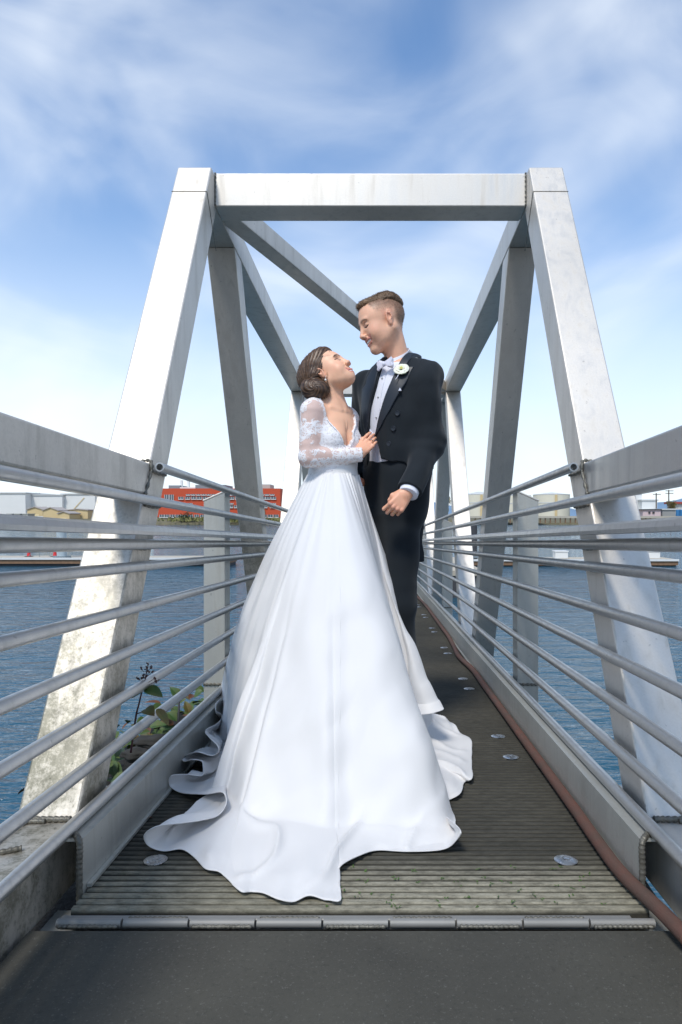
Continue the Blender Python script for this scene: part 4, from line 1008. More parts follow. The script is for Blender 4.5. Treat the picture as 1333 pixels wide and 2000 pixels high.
# pleats down the shirt front and studs
fr_ = torso_m(.006)
def onfront(y, z, off=0.):
    """point on the shirt front at local y, z"""
    xs = np.linspace(.0, .2, 120); pp = np.array([lt(x, y, z) for x in xs]); d = fr_(pp); i = int(np.argmin(np.abs(d-off)+(xs < .03)*.01)); return pp[i]
for y in (-.012, .018):
    GT.part('placket_edge', tube(np.array([onfront(y-(.17-z)*.10, z, .001) for z in np.linspace(.17, -.14, 24)]), .0011, 6), M_SHIRT, SH, smooth=True)
for z in (.115, .035, -.05):
    pc = onfront(.003-(.17-z)*.10, z, .002); GT.part('stud', remesh(Sdf().ell(pc, (.0042, .0042, .0042)), pc-.01, pc+.01, .0012), M_STEEL, SH, smooth=True)
# wing collar
cc_ = P(771, 697, 2.935); fh = np.array((-.62, -.785, 0)); lh = np.array((.785, -.62, 0)); V = []; Fc = []; nn_ = 64
for j in range(nn_):
    th = .10+(2*math.pi-.20)*j/(nn_-1); d_ = fh*math.cos(th)+lh*math.sin(th); kz = -.040*math.cos(th)
    for r_, z_ in ((.0680, -.056), (.0720, -.056), (.0640, .011), (.0613, .011)): V.append(cc_+d_*r_+(0, 0, kz+z_)-fh*z_*.25)
for j in range(nn_-1):
    for k in range(4): Fc.append((4*j+k, 4*j+(k+1) % 4, 4*j+4+(k+1) % 4, 4*j+4+k))
Fc += [(0, 1, 2, 3), tuple(4*nn_-1-i for i in range(4))]
GT.part('collar', (np.array(V), Fc), M_SHIRT, SH, smooth=True, sharp=40)
# bow tie
bc = P(752, 711, 2.825); bt = basis((-.62, -.785, -.1))
def bowwing(q_, off, sc_, rot):
    pl = [(q_*.003, .0075), (q_*.020, .0150), (q_*.038, .0215), (q_*.041, .012), (q_*.0385, .000), (q_*.042, -.013), (q_*.037, -.0215), (q_*.020, -.0150), (q_*.003, -.0075)]
    v, f = prism([(a_*sc_, b_*sc_) for a_, b_ in pl], 'x', -.0035, .0035, .0022, 3); v = v.copy()
    v[:, 0] += -.10*np.abs(v[:, 1])+.0030*np.sin(v[:, 2]*300)+off; c_, s_ = math.cos(rot), math.sin(rot)
    y_, z_ = v[:, 1].copy(), v[:, 2].copy(); v[:, 1] = y_*c_-z_*s_; v[:, 2] = y_*s_+z_*c_
    return v@bt+bc, f
BW = GT.part('bow_tie', join(*[bowwing(q_, o_, sc_, r_) for q_ in (-1, 1) for o_, sc_, r_ in ((.004, 1., .10), (-.004, .96, -.06))]), M_BOW, smooth=True, sharp=35)
s = Sdf().ell(bc+bt[0]*.006, (.007, .0085, .0105), .003); GT.part('knot', remesh(s, bc-.03, bc+.03, .0016), M_BOW, BW, smooth=True)
# --- tailcoat
jo = [(-.02, .26), (-.018, .165), (-.022, .09), (-.045, .005), (-.062, -.075), (-.072, -.125), (-.075, -.20), (-.085, -.255), (-.20, -.30), (-.20, -.62), (.34, -.62), (.34, -.248), (.14, -.246), (.06, -.238), (.010, -.222), (-.004, -.18), (-.022, -.138), (-.010, -.105), (.024, -.015), (.056, .08), (.076, .165), (.082, .26)]
jt = torso_m(.022); jin = torso_m(.012)
arm = Sdf().chain([sL+(0, 0, -.01), eL, wL-(eL-wL)*.10], [.066, .057, .050], .05, .06)
armr = Sdf().chain([sR, eR, wR], [.066, .056, .045], .02, .06)
armi = Sdf().cone(wL+(eL-wL)*.22, wL-(eL-wL)*.5, .034, .037, .01)
cax = (wL-eL)/np.linalg.norm(wL-eL)
wsd = lambda p: .0042*sn(p*(1, 1, .8), 22, 16)+.0018*np.sin(((p-eL)@((wL-sL)/np.linalg.norm(wL-sL)))*95+2.2*sn(p, 14, 3))*np.exp(-((p-eL)**2).sum(1)/(2*.075**2))+.0020*sn(p*(1, 1, .6), 50, 4)
def coat(p):
    l_ = tl(p); body = np.maximum(jt(p), -(l_[:, 2]+.262)); cut = polysd(jo, l_[:, 1:]); body = np.maximum(body, -np.maximum(cut, -l_[:, 0]-.03)*1.0)
    body = np.maximum(body, l_[:, 2]-.222+.25*np.abs(l_[:, 1]))
    a_ = arm(p); b_ = armr(p)
    # tails
    tx = l_[:, 0]+.105-.03*np.clip((-l_[:, 2]-.2)/.5, 0, 1); tw = .085
    tail = np.maximum(np.maximum(np.abs(tx)-.020, np.abs(l_[:, 1]+.040)-tw), np.maximum(l_[:, 2]+.18, -l_[:, 2]-.665+.25*(l_[:, 1]+.04)))-.006
    k = .03; h = np.clip(.5+.5*(body-a_)/k, 0, 1); d = body+(a_-body)*h-k*h*(1-h)
    h = np.clip(.5+.5*(d-b_)/k, 0, 1); d = d+(b_-d)*h-k*h*(1-h); h = np.clip(.5+.5*(d-tail)/k, 0, 1); d = d+(tail-d)*h-k*h*(1-h)
    return np.maximum(d+wsd(p), np.where(np.linalg.norm(p-wL, axis=1) < .09, (p-wL)@cax-.004, -1))
JK = GT.part('tailcoat', remesh(coat, (-.34, 2.5, -.16), (.42, 3.36, .86), .0045), M_WOOL, smooth=True)
# shirt cuff
cu = Sdf().cone(wL+(eL-wL)*.12, wL-(eL-wL)*.06, .040, .039, .005)
cax = (wL-eL)/np.linalg.norm(wL-eL)
GT.part('shirt_cuff', remesh(lambda p: np.maximum(cu(p), (p-wL)@cax-.022), wL-.1, wL+.1, .0025), M_SHIRT, smooth=True)
# lapels
lapL = [(.073, .150), (.079, .225), (.100, .225), (.108, .190), (.104, .150), (.135, .148), (.118, .085), (.100, .045), (.062, -.030), (.015, -.095), (-.022, -.136), (-.010, -.105), (.024, -.015), (.056, .08)]
lapR = [(-.018, .165), (-.022, .09), (-.045, .005), (-.062, -.075), (-.072, -.125), (-.090, -.08), (-.105, .02), (-.115, .085), (-.085, .10), (-.088, .13), (-.05, .19)]
jl = torso_m(.0285); jl2 = torso_m(.016)
for nm, pl in (('lapel', lapL), ('lapel', lapR)):
    def lap(p, pl=pl):
        l_ = tl(p); return np.maximum(np.maximum(jl(p), -jl2(p)), np.maximum(polysd(pl, l_[:, 1:]), -l_[:, 0]-.03))
    GT.part(nm, remesh(lap, lt(0, 0, 0)-(.24, .26, .16), lt(0, 0, 0)+(.24, .26, .26), .0021), M_SATINB, JK, smooth=True)
for y, z in ((.090, -.045), (.070, -.105), (.048, -.165)):
    xs = np.linspace(.02, .22, 160); pp = np.array([lt(x, y, z) for x in xs]); i = int(np.argmin(np.abs(jt(pp)-.002)+(xs < .04))); pc = pp[i]
    nb_ = grad_n(jt, pc[None])[0]; bq_ = basis(nb_)
    vv_, ff_ = lathe([(.0001, .0035), (.006, .0035), (.009, .0045), (.0105, .003), (.0105, -.002)], 20); GT.part('button', ((vv_@np.array([bq_[1], bq_[2], bq_[0]]))+pc, ff_), M_SATINB, JK, smooth=True, sharp=40)
# pocket square
pc = P(784, 762, 2.93); xs = np.linspace(2.70, 2.93, 200); pp = np.array([P(781, 763, y) for y in xs]); i = int(np.argmin(np.abs(jt(pp)))); pc = pp[i]+(0, -.014, 0)
GT.part('pocket_square', prism([(pc[0]-.006, pc[2]-.004), (pc[0]+.008, pc[2]-.003), (pc[0]+.0005, pc[2]+.009)], 'y', pc[1]-.002, pc[1]+.012, .0006), M_SHIRT, smooth=False)
# boutonniere
pp = np.array([P(784, 720, y) for y in xs]); i = int(np.argmin(np.abs(jt(pp)-.012))); rc = pp[i]+(0, -.004, 0)
RO = Thing('boutonniere', rc, 'cream white rose boutonniere with one green leaf pinned to the black lapel', 'flower')
rp = []; rg2 = np.random.default_rng(3); ra = basis((-.15, -.80, .60))
for ring_, (n_, r0, op, ln) in enumerate(((5, .003, .2, .012), (6, .006, .55, .016), (8, .010, .95, .021), (9, .013, 1.25, .026))):
    for i in range(n_):
        a = 2*math.pi*(i+.5*ring_)/n_+rg2.uniform(-.15, .15); V = []; Fc = []; o_ = op+rg2.uniform(-.1, .1)
        for u in range(7):
            for w_ in range(7):
                tt_ = u/6; sx_ = (w_-3)/3; ang = a+sx_*(.55+.2*ring_/3)*(1 if ring_ else 1.2)
                rr = r0*.5+ln*tt_*math.sin(o_*(.45+.75*tt_)); zz = ln*tt_*math.cos(o_*(.35+.85*tt_))*(1-.18*sx_*sx_*tt_)+.0012*math.sin(sx_*4+ring_+i)*tt_
                V.append((zz-.006, rr*math.cos(ang), rr*math.sin(ang)))
        for u in range(6):
            for w_ in range(6): k = u*7+w_; Fc.append((k, k+1, k+8, k+7))
        rp.append((np.array(V)@ra+rc, Fc))
a_ = M('rose_petal', (.86, .83, .70), .6); x_ = a_.noise(60, 3); a_.color(a_.mix(x_, (.88, .86, .76), (.80, .76, .56))); a_.b.inputs['Subsurface Weight'].default_value = .1
RO.part('petals', join(*rp), a_.m, smooth=True)
RO.part('heart', remesh(Sdf().ell(rc+ra[0]*.004, (.006, .006, .006)), rc-.02, rc+.02, .0015), flat('rose_heart', (.75, .72, .22)), smooth=True)
RO.part('leaf', leaf(rc+(-.008, -.006, -.016), (.9, -.25, -.25), (-.1, -1, .5), .030, .0115, 6, .1), flat('rose_leaf', (.16, .26, .13)), smooth=True)
RO.part('stem', tube([rc+(-.006, -.008, -.018), rc+(-.016, -.012, -.038), rc+(-.024, -.016, -.050)], .0016, 8), M_SHIRT, smooth=True)
# ================================================================ the bride
BT_ = Thing('person', (-.17, 2.8, ZD), 'woman in a white wedding gown with lace sleeves and brown low bun gazing up', 'person')
BB = basis((.72, -.69, 0)); BO = P(654, 860, 2.80)
def bw(x, y, z): return BO+np.array([x, y, z])@BB
def bl(p): return (p-BO)@BB.T
skin_f = (.84, .48, .315)
sN, eN, wN = P(609, 806, 2.72), P(603, 893, 2.70), P(701, 888, 2.735)
sF, eF, wF = bw(-.015, .095, .098), bw(-.05, .11, -.12), bw(-.02, .09, -.30)
def torso_f(inf=0., bust=True):
    t = Sdf(); t.ell((0, 0, -.005), (.083+inf, .108+inf, .15+inf), .02)
    t.cone((-.015, -.098, .118), (-.012, 0, .135), .034+inf, .040+inf, .04); t.cone((-.012, 0, .135), (-.015, .085, .108), .040+inf, .034+inf, .04)
    t.ell((.035, -.045, -.008), (.056+inf, .050+inf, .052+inf), .02); t.ell((.035, .048, -.008), (.053+inf, .047+inf, .050+inf), .02)
    t.ell((.0, 0, -.13), (.074+inf, .094+inf, .10+inf), .04)
    return lambda p: t(bl(p))
th_ = R(40); ya = R(26)
bf = basis((math.cos(ya)*math.cos(th_), -math.sin(ya)*math.cos(th_), math.sin(th_))); HOb = P(645, 732, 2.80); HSb = .87
neckb = bw(-.012, 0, .125); nl = (neckb-HOb)@bf.T/HSb
hf_, upF, dnF, wdF, zcF = head_sdf(True, nl)
def bhl(p): return (p-HOb)@bf.T/HSb
def bhw(p): return HOb+np.asarray(p, float)@bf*HSb
ub = Sdf(); ub.sub(hf_, bf, HOb, .01, 'u', HSb); ub.add(torso_f(0), .035)
# collar bones and neck muscles
ub.chain([bw(.045, -.012, .113), bw(.032, -.05, .122), bw(-.004, -.090, .134)], [.004, .006, .005], .005, .014); ub.chain([bw(.045, .012, .113), bw(.032, .05, .118), bw(-.004, .08, .125)], [.004, .006, .005], .005, .014)
for q_ in (-1, 1): ub.cone(bhw((-.02, q_*.052, -.045)), bw(.043, q_*.012, .116), .011, .006, .018)
ub.ell(bw(.088, .0, -.01), (.022, .0065, .05), .02, 's', BB.T)
ub.chain([sN, eN, wN], [.040, .034, .0215], .015, .04); ub.chain([sF, eF, wF], [.036, .032, .021], .015, .03)
# her hand on his shirt front
hx = np.array((.50, .72, .74)); hx /= np.linalg.norm(hx); hy = np.array((-.82, .10, .5)); hy -= hx*hy.dot(hx); hy /= np.linalg.norm(hy); nz_ = np.cross(hx, hy); nz_ = nz_ if nz_[1] < 0 else -nz_
HBf = np.array([hx, hy, nz_]); hsf, tipsF = hand_sdf([(4, 12, 10), (6, 14, 12), (8, 16, 12), (10, 18, 14)], -.10, thumb=((.018, .016, -.006), (.040, .028, -.020), (.060, .026, -.034), (.078, .020, -.040)), slim=.80)
HWf = P(703, 885, 2.742); HSc = .88
ub.sub(hsf, HBf, HWf, .012, 'u', HSc)
v, q = remesh(ub, (-.40, 2.48, .20), (.10, 3.06, .84), .0023)
l_ = bhl(v); c = skin_paint(l_, True, upF, dnF, skin_f)
hd = (l_[:, 2] > -.13) & (np.linalg.norm(l_, axis=1) < .19)
c = np.where(hd[:, None], c, np.array(skin_f)*(1+.04*sn(v, 60, 3))[:, None])
hh = np.linalg.norm(v-HWf, axis=1) < .22; hloc = (v-HWf)@HBf.T/HSc; inh = hh & (hloc[:, 0] > .0) & (np.abs(hloc[:, 2]) < .06) & (v[:, 0] > HWf[0]-.02)
c[inh] = np.array(skin_f)*(.98, .88, .86)
nail = np.zeros(len(v), bool)
for tp_ in tipsF:
    nail |= (np.linalg.norm(hloc-(np.array(tp_[3])*.85+np.array(tp_[2])*.15+(0, 0, .004)), axis=1) < .006) & (hloc[:, 2] > np.array(tp_[3])[2])
c[nail] = (.72, .46, .40)
lg = Sdf(); hpx = P(645, 1000, 2.82); lg.ell(hpx, (.10, .10, .13), .02)
a1, a2 = np.array((-.24, 2.78, ZD+.11)), np.array((-.12, 2.86, ZD+.11))
lg.chain([hpx+(-.05, 0, -.05), (hpx+a1)/2+(-.03, 0, 0), a1], [.07, .05, .034], .02, .05); lg.chain([hpx+(.05, 0, -.05), (hpx+a2)/2+(.03, 0, 0), a2], [.082, .055, .034], .02, .05)
for a_ in (a1, a2): lg.cone(a_, a_+(.09, -.06, -.09), .03, .018, .02)
lv_, lq = remesh(lg, (-.45, 2.6, ZD+.0), (.1, 3.05, .32), .008)
v2, q2, c2 = joinq([(v, q, c), (lv_, lq, np.tile(skin_f, (len(lv_), 1)))])
BBo = BT_.part('body', (v2, q2), M_SKIN, smooth=True, col=np.clip(c2, 0, 1))
tp = catmull([(.0735, -wdF*.8, zcF+.002), (.0845, -wdF*.5, zcF-.003), (.0905, 0, zcF-.0045), (.0845, wdF*.5, zcF-.003), (.0735, wdF*.8, zcF+.002)], 30)
tv, tf = tube(tp, .0055*(1-.06*np.abs(np.sin(np.arange(30)*1.5))), 10); BT_.part('teeth', (bhw(tv), tf), M_TEETH, BBo, smooth=True)
rp_ = HWf+(np.array(tipsF[2][0])*.55+np.array(tipsF[2][1])*.45)@HBf*HSc
BT_.part('ring', ringmesh(rp_, (np.array(tipsF[2][1])-tipsF[2][0])@HBf, .0080), M_GOLD, smooth=True)
BT_.part('ring_stone', remesh(Sdf().ell(rp_+HBf[2]*.0095, (.0024, .0024, .0024)), rp_+HBf[2]*.0095-.006, rp_+HBf[2]*.0095+.006, .001), M_STEEL, smooth=False)
er = bhw((-.001, -.083, -.040))
BT_.part('earring', join(tube([er+(0, 0, .004), er+(0, -.002, -.008)], .0006, 5), lathe([(.0005, .004), (.0035, .002), (.0045, -.001), (.0035, -.004), (.0005, -.0055)], 14, er+(0, -.002, -.011))), M_PEARL, smooth=True)
# --- hair swept back to a low bun
hr_ = Sdf(); hr_.ell((-.032, 0, .048), (.110, .090, .100), .01); hr_.ell((-.082, 0, .042), (.066, .076, .076), .03); hr_.ell((.024, 0, .098), (.050, .058, .034), .03)
hr_.add(lambda p: ((p[:, 0]-.069)*.80-(p[:, 2]-.078)*.62-.55*np.maximum(0, np.abs(p[:, 1])-.02)), .012, 'i')
hr_.add(lambda p: -(p[:, 2]+.020+.30*np.minimum(0, p[:, 0]+.0)), .014, 'i')
hr_.cone((-.035, -.080, .012), (-.100, -.050, -.045), .022, .020, .02)
bunc = P(617, 761, 2.755)
hall = Sdf(); hall.sub(hr_, bf, HOb, .01, 'u', HSb)
hall.ell(bunc, (.056, .050, .043), .012, 'u', np.array(Matrix.Rotation(R(-10), 3, 'Y')))
hall.ell(bunc+(.020, -.020, -.006), (.038, .034, .036), .010); hall.ell(bunc+(-.030, -.008, .006), (.030, .034, .036), .010)
backp = bhw((-.12, -.02, .0))
def strand_u(p):
    """angle round the sweep so grooves follow the combing direction"""
    l = bhl(p); r1 = np.arctan2(l[:, 2]+.055, l[:, 0]+.125)   # rays from the nape fan over the head
    q_ = p-bunc; r2 = np.hypot(q_[:, 0]*.9, q_[:, 2]*1.15)/.05+.35*np.arctan2(q_[:, 2], q_[:, 0])
    w_ = sstep(np.linalg.norm(q_*(1, .7, 1.1), axis=1), .058, .066); return r1*w_*1.0, r2*(1-w_), w_
def groove(p):
    a, b, w_ = strand_u(p); n1 = sn(p, 30, 5)
    return .0009*np.sin(a*62+2.0*n1)*w_+.0005*np.sin(a*150+3*n1)*w_+.0011*np.sin(b*17+1.2*n1)*(1-w_)+.0005*np.sin(b*60)*(1-w_)
hall.add(groove, 1, 'd')
v, q = remesh(hall, HOb-(.22, .17, .16), HOb+(.12, .16, .15), .0021)
a, b, w_ = strand_u(v); n1 = sn(v, 40, 6)
tt_ = np.clip(.42+.30*np.sin(a*95+3*n1)*w_+.22*np.sin(b*26+2*n1)*(1-w_)+.22*sn(v, 120, 7)-.18*(1-w_), 0, 1)
c = np.array((.026, .013, .008))*(1-tt_[:, None])+np.array((.165, .088, .045))*tt_[:, None]
BH = M('chestnut_hair', (.1, .05, .03), .42, 0, .45); at = BH.n('Attribute', attribute_name='Col'); BH.color(at.outputs['Color']); M_BH = BH.m
HRb = BT_.part('hair', (v, q), M_BH, smooth=True, col=np.clip(c, .01, 1))
# loose strands
rg3 = np.random.default_rng(6); ws = []
for i in range(150):
    a0 = rg3.uniform(-.4, 2.0); y0 = -rg3.uniform(.0, .085); pts = []
    for u in np.linspace(0, 1, 9):
        ang = a0; rr = .055+.145*(1-u)
        pts.append(bhw((-.115+rr*math.cos(ang), y0*(.5+.5*math.sin(math.pi*(1-u)*.9+.2)), -.045+rr*math.sin(ang))))
    pts = np.array(pts)
    for _ in range(2):
        d = hall(pts); g_ = grad_n(hall, pts, .002); pts = pts-g_*(d-.0003-.0004*rg3.uniform())[:, None]
    pts = catmull(pts, 14); ws.append(tube(pts, .00042, 4, False))
for (x0, y0, x1, y1, x2, y2) in ((604, 757, 590, 772, 592, 788), (606, 760, 593, 778, 598, 792), (600, 752, 587, 768, 588, 782), (630, 688, 638, 680, 645, 688), (622, 686, 632, 677, 642, 684)):
    ws.append(tube(catmull([P(x0, y0, 2.735), P(x1, y1, 2.73), P(x2, y2, 2.735)], 12), np.linspace(.0011, .0004, 12), 5, False))
wv_, wf_ = join(*ws); BT_.part('hair_strands', (wv_, wf_), M_BH, HRb, smooth=True, col=np.tile((.10, .055, .03), (len(wv_), 1)))
# --- lace bodice with long sleeve
def lace_mat():
    a = M('lace', (.8, .8, .8), .75, 0, .3)
    at = a.n('Attribute', attribute_name='Col'); sp_ = a.n('SeparateColor'); a.lk(at.outputs['Color'], sp_.inputs[0]); dens = sp_.outputs[0]; under = sp_.outputs[1]
    wz = a.n('TexNoise'); a.lk(a.tc, wz.inputs['Vector']); wz.inputs['Scale'].default_value = 28
    ad = a.n('VectorMath', operation='MULTIPLY_ADD'); a.lk(wz.outputs['Color'], ad.inputs[0]); ad.inputs[1].default_value = (.020, .020, .020); a.lk(a.tc, ad.inputs[2])
    e1 = a.voro(46, ad.outputs[0], 'DISTANCE_TO_EDGE'); e2 = a.voro(120, ad.outputs[0], 'DISTANCE_TO_EDGE'); f1 = a.voro(30, ad.outputs[0]); f2 = a.voro(64, ad.outputs[0])
    line = a.math('MAXIMUM', a.rng(e1, .13, .05, 0, 1, True), a.rng(e2, .14, .05, 0, .8, True))
    pet = a.math('MAXIMUM', a.rng(a.math('SINE', a.math('MULTIPLY', f1, 34)), .0, .5, 0, 1, True), a.rng(f2, .30, .18, 0, 1, True))
    patt = a.math('MAXIMUM', line, a.math('MULTIPLY', pet, .9))
    motif = a.rng(a.math('ADD', a.noise(17, 3), a.math('MULTIPLY', dens, .55)), .66, .70, 0, 1, True)
    net = a.rng(a.voro(420, None, 'DISTANCE_TO_EDGE'), .12, .03, 0, .18)
    fac = a.math('MAXIMUM', a.math('MULTIPLY', motif, patt), net)
    base = a.mix(under, (.66, .47, .41), (.70, .66, .68))
    a.color(a.mix(fac, base, (.83, .82, .84))); a.bump(fac, .8, .0016); return a.m
M_LACE = lace_mat()
ubod = Sdf().add(torso_f(0), .03).chain([sN, eN, wN+(wN-eN)*.12], [.040, .034, .0240], .015, .04).cone(sF, eF, .036, .032, .03)
tf5 = torso_f(.005); arm_ = Sdf().chain([sN, eN, wN+(wN-eN)*.0], [.0435, .0375, .0265], .015)
neckp = [(-.008, -.098), (-.030, -.045), (-.052, -.005), (-.074, .045), (-.088, .095), (-.090, .20), (-.02, .45), (.09, .45), (.083, .20), (.080, .105), (.050, .060), (.022, .025), (.020, -.005), (.006, -.03), (.004, -.07)]
def bod(p):
    l = bl(p); a_ = arm_(p); d = ubod(p)-.0048; onarm = (a_ < tf5(p)-.002)&(a_ < .02); d = np.maximum(d, -(l[:, 2]+.155))
    ends = (p-wN)@((wN-eN)/np.linalg.norm(wN-eN))-.010; d = np.where(np.linalg.norm(p-wN, axis=1) < .08, np.maximum(d, ends), d); d0 = d
    sc_ = .0035*np.abs(np.sin(l[:, 2]*150)); cutn = polysd(neckp, l[:, 1:])-.0+sc_
    d = np.maximum(d, -np.maximum(cutn, -l[:, 0]-.02)); d = np.maximum(d, -np.maximum(l[:, 2]*-1+.142-.25*np.abs(l[:, 1]+.0)*0, np.abs(l[:, 1])-.072))
    d = np.where((a_ < .012) & (((p-eN)@((wN-eN)/np.linalg.norm(wN-eN))) > .03), d0, d)
    return d+.0012*sn(p, 60, 3)+.0010*np.sin(((p-eN)@((wN-eN)/np.linalg.norm(wN-eN)))*150)*np.exp(-((p-eN)**2).sum(1)/(2*.045**2))
v, q = remesh(bod, (-.40, 2.50, .22), (.10, 3.02, .66), .0026)
l = bl(v); dn_ = np.zeros(len(v)); ontorso = sstep(arm_(v)-tf5(v), -.004, .008)
t2 = np.clip(((v-eN)@(wN-eN))/((wN-eN)@(wN-eN)), 0, 1); fore = (arm_(v) < tf5(v)+.004)
dn_ = ontorso*.85+(1-ontorso)*(.30+sstep(t2, .40, .62)*.55+.12*(t2 < .02)*sstep(v[:, 2], .44, .50))
under = ontorso*sstep(l[:, 2], .075, .035); cc = np.stack([dn_, under, dn_*0], 1)
BOD = BT_.part('bodice', (v, q), M_LACE, smooth=True, col=cc)
# scalloped lace trim along the neckline
def onfl(y, z, off):
    xs = np.linspace(.0, .13, 90); pp = BO+np.stack([xs, np.full(90, y), np.full(90, z)], 1)@BB; d = tf5(pp); i = int(np.argmin(np.abs(d-off)+(xs < .01)*.01)); return pp[i]
for seq in (neckp[0:6], [neckp[9], neckp[10], neckp[11], neckp[12], neckp[13], neckp[14], neckp[0]]):
    cp = catmull([(a_[0], a_[1], 0) for a_ in seq], 46); pts = np.array([onfl(c_[0], c_[1], .0015) for c_ in cp])
    BT_.part('lace_trim', tube(pts, .0023+.0012*np.abs(np.sin(np.arange(46)*.95)), 7), M_LACE, BOD, smooth=True, col=np.tile((1., 1., 0), (46*7, 1)))
cufc = wN+(wN-eN)*.035; cb_ = basis(wN-eN); th = np.linspace(0, 2*np.pi, 60)
pts = np.array([cufc+cb_[1]*math.cos(x)*.0255+cb_[2]*math.sin(x)*.0255+cb_[0]*(.004*abs(math.sin(x*5))) for x in th]); BT_.part('cuff_trim', tube(pts, .0030, 7, False), M_LACE, BOD, smooth=True, col=np.tile((1., 1., 0), (60*7, 1)))
# --- satin skirt and train
def satin():
    a = M('white_satin', (.80, .79, .785), .48, 0, .35); n = a.noise(2.2, 3, dist=.5); a.rgh(a.rng(n, .3, .7, .50, .66)); a.b.inputs['Sheen Weight'].default_value = .15
    a.b.inputs['Sheen Roughness'].default_value = .4; a.bump(a.noise(1100, 2), .03, .0005)
    tr_ = a.n('BsdfTranslucent'); tr_.inputs[0].default_value = (.88, .86, .84, 1); mx = a.n('MixShader'); mx.inputs[0].default_value = .14
    a.lk(a.b.outputs[0], mx.inputs[1]); a.lk(tr_.outputs[0], mx.inputs[2]); a.lk(mx.outputs[0], a.t.nodes['Material Output'].inputs[0]); return a.m
M_SAT = satin()
# hem outline: photo pixels on the deck, plus height of the edge above the deck (m)
HEM = [(868, 1383, 0.17, 866, 1380, 0.166), (852, 1392, 0.165, 850, 1389, 0.161), (826, 1396, 0.155, 824, 1393, 0.151), (806, 1396, 0.14, 804, 1393, 0.136), (812, 1402, 0.006, 818, 1405, 0.03), (842, 1404, 0.012, 820, 1412, 0), (868, 1410, 0.006, 822, 1420, 0), (885, 1416, 0.024, 824, 1430, 0), (902, 1432, 0.01, 827, 1440, 0), (922, 1446, 0.02, 830, 1455, 0), (925, 1480, 0.006, 834, 1475, 0), (927, 1520, 0.022, 838, 1495, 0), (912, 1528, 0.006, 841, 1510, 0), (903, 1550, 0.018, 844, 1525, 0), (880, 1564, 0.006, 847, 1540, 0), (858, 1566, 0.01, 850, 1552, 0), (846, 1562, 0.006, 853, 1560, 0), (868, 1590, 0.03, 862, 1582, 0), (897, 1618, 0.075, 880, 1598, 0), (893, 1640, 0.045, 876, 1620, 0), (868, 1660, 0.012, 853, 1639, 0), (800, 1666, 0.006, 790, 1645, 0), (738, 1663, 0.006, 732, 1642, 0), (702, 1672, 0.014, 687, 1639, 0), (668, 1690, 0.02, 658, 1644, 0), (660, 1712, 0.006, 651, 1645, 0), (667, 1759, 0.006, 657, 1644, 0), (640, 1762, 0.006, 634, 1648, 0), (604, 1752, 0.012, 603, 1643, 0), (574, 1762, 0.005, 577, 1639, 0), (545, 1756, 0.012, 552, 1635, 0), (516, 1744, 0.01, 527, 1631, 0), (492, 1742, 0.006, 507, 1628, 0), (470, 1742, 0.012, 488, 1625, 0), (446, 1722, 0.006, 467, 1622, 0), (428, 1704, 0.01, 469, 1613, 0), (400, 1698, 0.012, 458, 1608, 0), (380, 1680, 0.006, 449, 1593, 0), (352, 1662, 0.012, 437, 1577, 0), (318, 1664, 0.006, 423, 1579, 0), (290, 1652, 0.022, 411, 1569, 0), (283, 1630, 0.058, 470, 1560, 0), (308, 1612, 0.085, 471, 1556, 0), (352, 1606, 0.075, 473, 1552, 0), (396, 1600, 0.06, 475, 1548, 0), (430, 1590, 0.05, 446, 1545, 0), (446, 1568, 0.07, 445, 1538, 0), (436, 1548, 0.09, 444, 1531, 0), (404, 1552, 0.06, 443, 1524, 0), (372, 1552, 0.03, 442, 1518, 0), (345, 1548, 0.01, 441, 1511, 0), (326, 1535, 0.025, 440, 1504, 0), (333, 1515, 0.065, 439, 1497, 0), (362, 1512, 0.06, 439, 1491, 0), (392, 1514, 0.055, 438, 1484, 0), (392, 1490, 0.075, 437, 1477, 0), (372, 1484, 0.085, 436, 1470, 0), (356, 1488, 0.06, 435, 1464, 0), (360, 1476, 0.06, 434, 1457, 0), (388, 1468, 0.1, 433, 1450, 0), (412, 1475, 0.085, 432, 1443, 0), (424, 1462, 0.11, 432, 1437, 0), (404, 1440, 0.125, 431, 1430, 0), (398, 1425, 0.12, 430, 1423, 0), (424, 1412, 0.115, 429, 1416, 0), (432, 1396, 0.11, 428, 1410, 0), (420, 1386, 0.15, 427, 1403, 0), (425, 1370, 0.15, 426, 1396, 0), (440, 1362, 0.1, 426, 1390, 0)]
hem = []
for x, y, z, gx, gy, gz in HEM:
    Y = -(ZD+z)*F/(y-1060.5); g_ = FL(gx, gy, ZD+gz); hem.append(((x-743)*Y/F, Y, ZD+z, g_[0], g_[1], ZD+gz))
WC = P(651, 928, 2.80)
# close the hem behind the figure
back = [(-.66, 3.22), (-.50, 3.36), (-.30, 3.38), (-.16, 3.22), (-.09, 3.02), (.00, 2.80), (.14, 2.72)]
hem = np.vstack([hem, [(x, y, ZD+.02+.14*max(0, (i-4)/2), x*.97-.005, y*.98+.05, ZD+.13*max(0, (i-4)/2)) for i, (x, y) in enumerate(back)]])
NU = 1100; NT = 150
H5 = catmull(hem, NU, True); H = H5[:, :3]; Gd = np.stack([H5[:, 3], H5[:, 4], H5[:, 5]+.004], 1)
def smooth_ring(A, m, it=1):
    kg = np.exp(-np.linspace(-2.2, 2.2, 2*m+1)**2); kg /= kg.sum()
    for _ in range(it): A = np.stack([np.convolve(np.concatenate([A[-m:, i], A[:, i], A[:m, i]]), kg, 'valid') for i in range(A.shape[1])], 1)
    return A
Gd = smooth_ring(Gd, 9); S = smooth_ring(Gd, 60, 3)
kern = np.exp(-np.linspace(-2.2, 2.2, 131)**2); kern /= kern.sum()
ang = np.unwrap(np.arctan2(S[:, 1]-WC[1], S[:, 0]-WC[0])); 
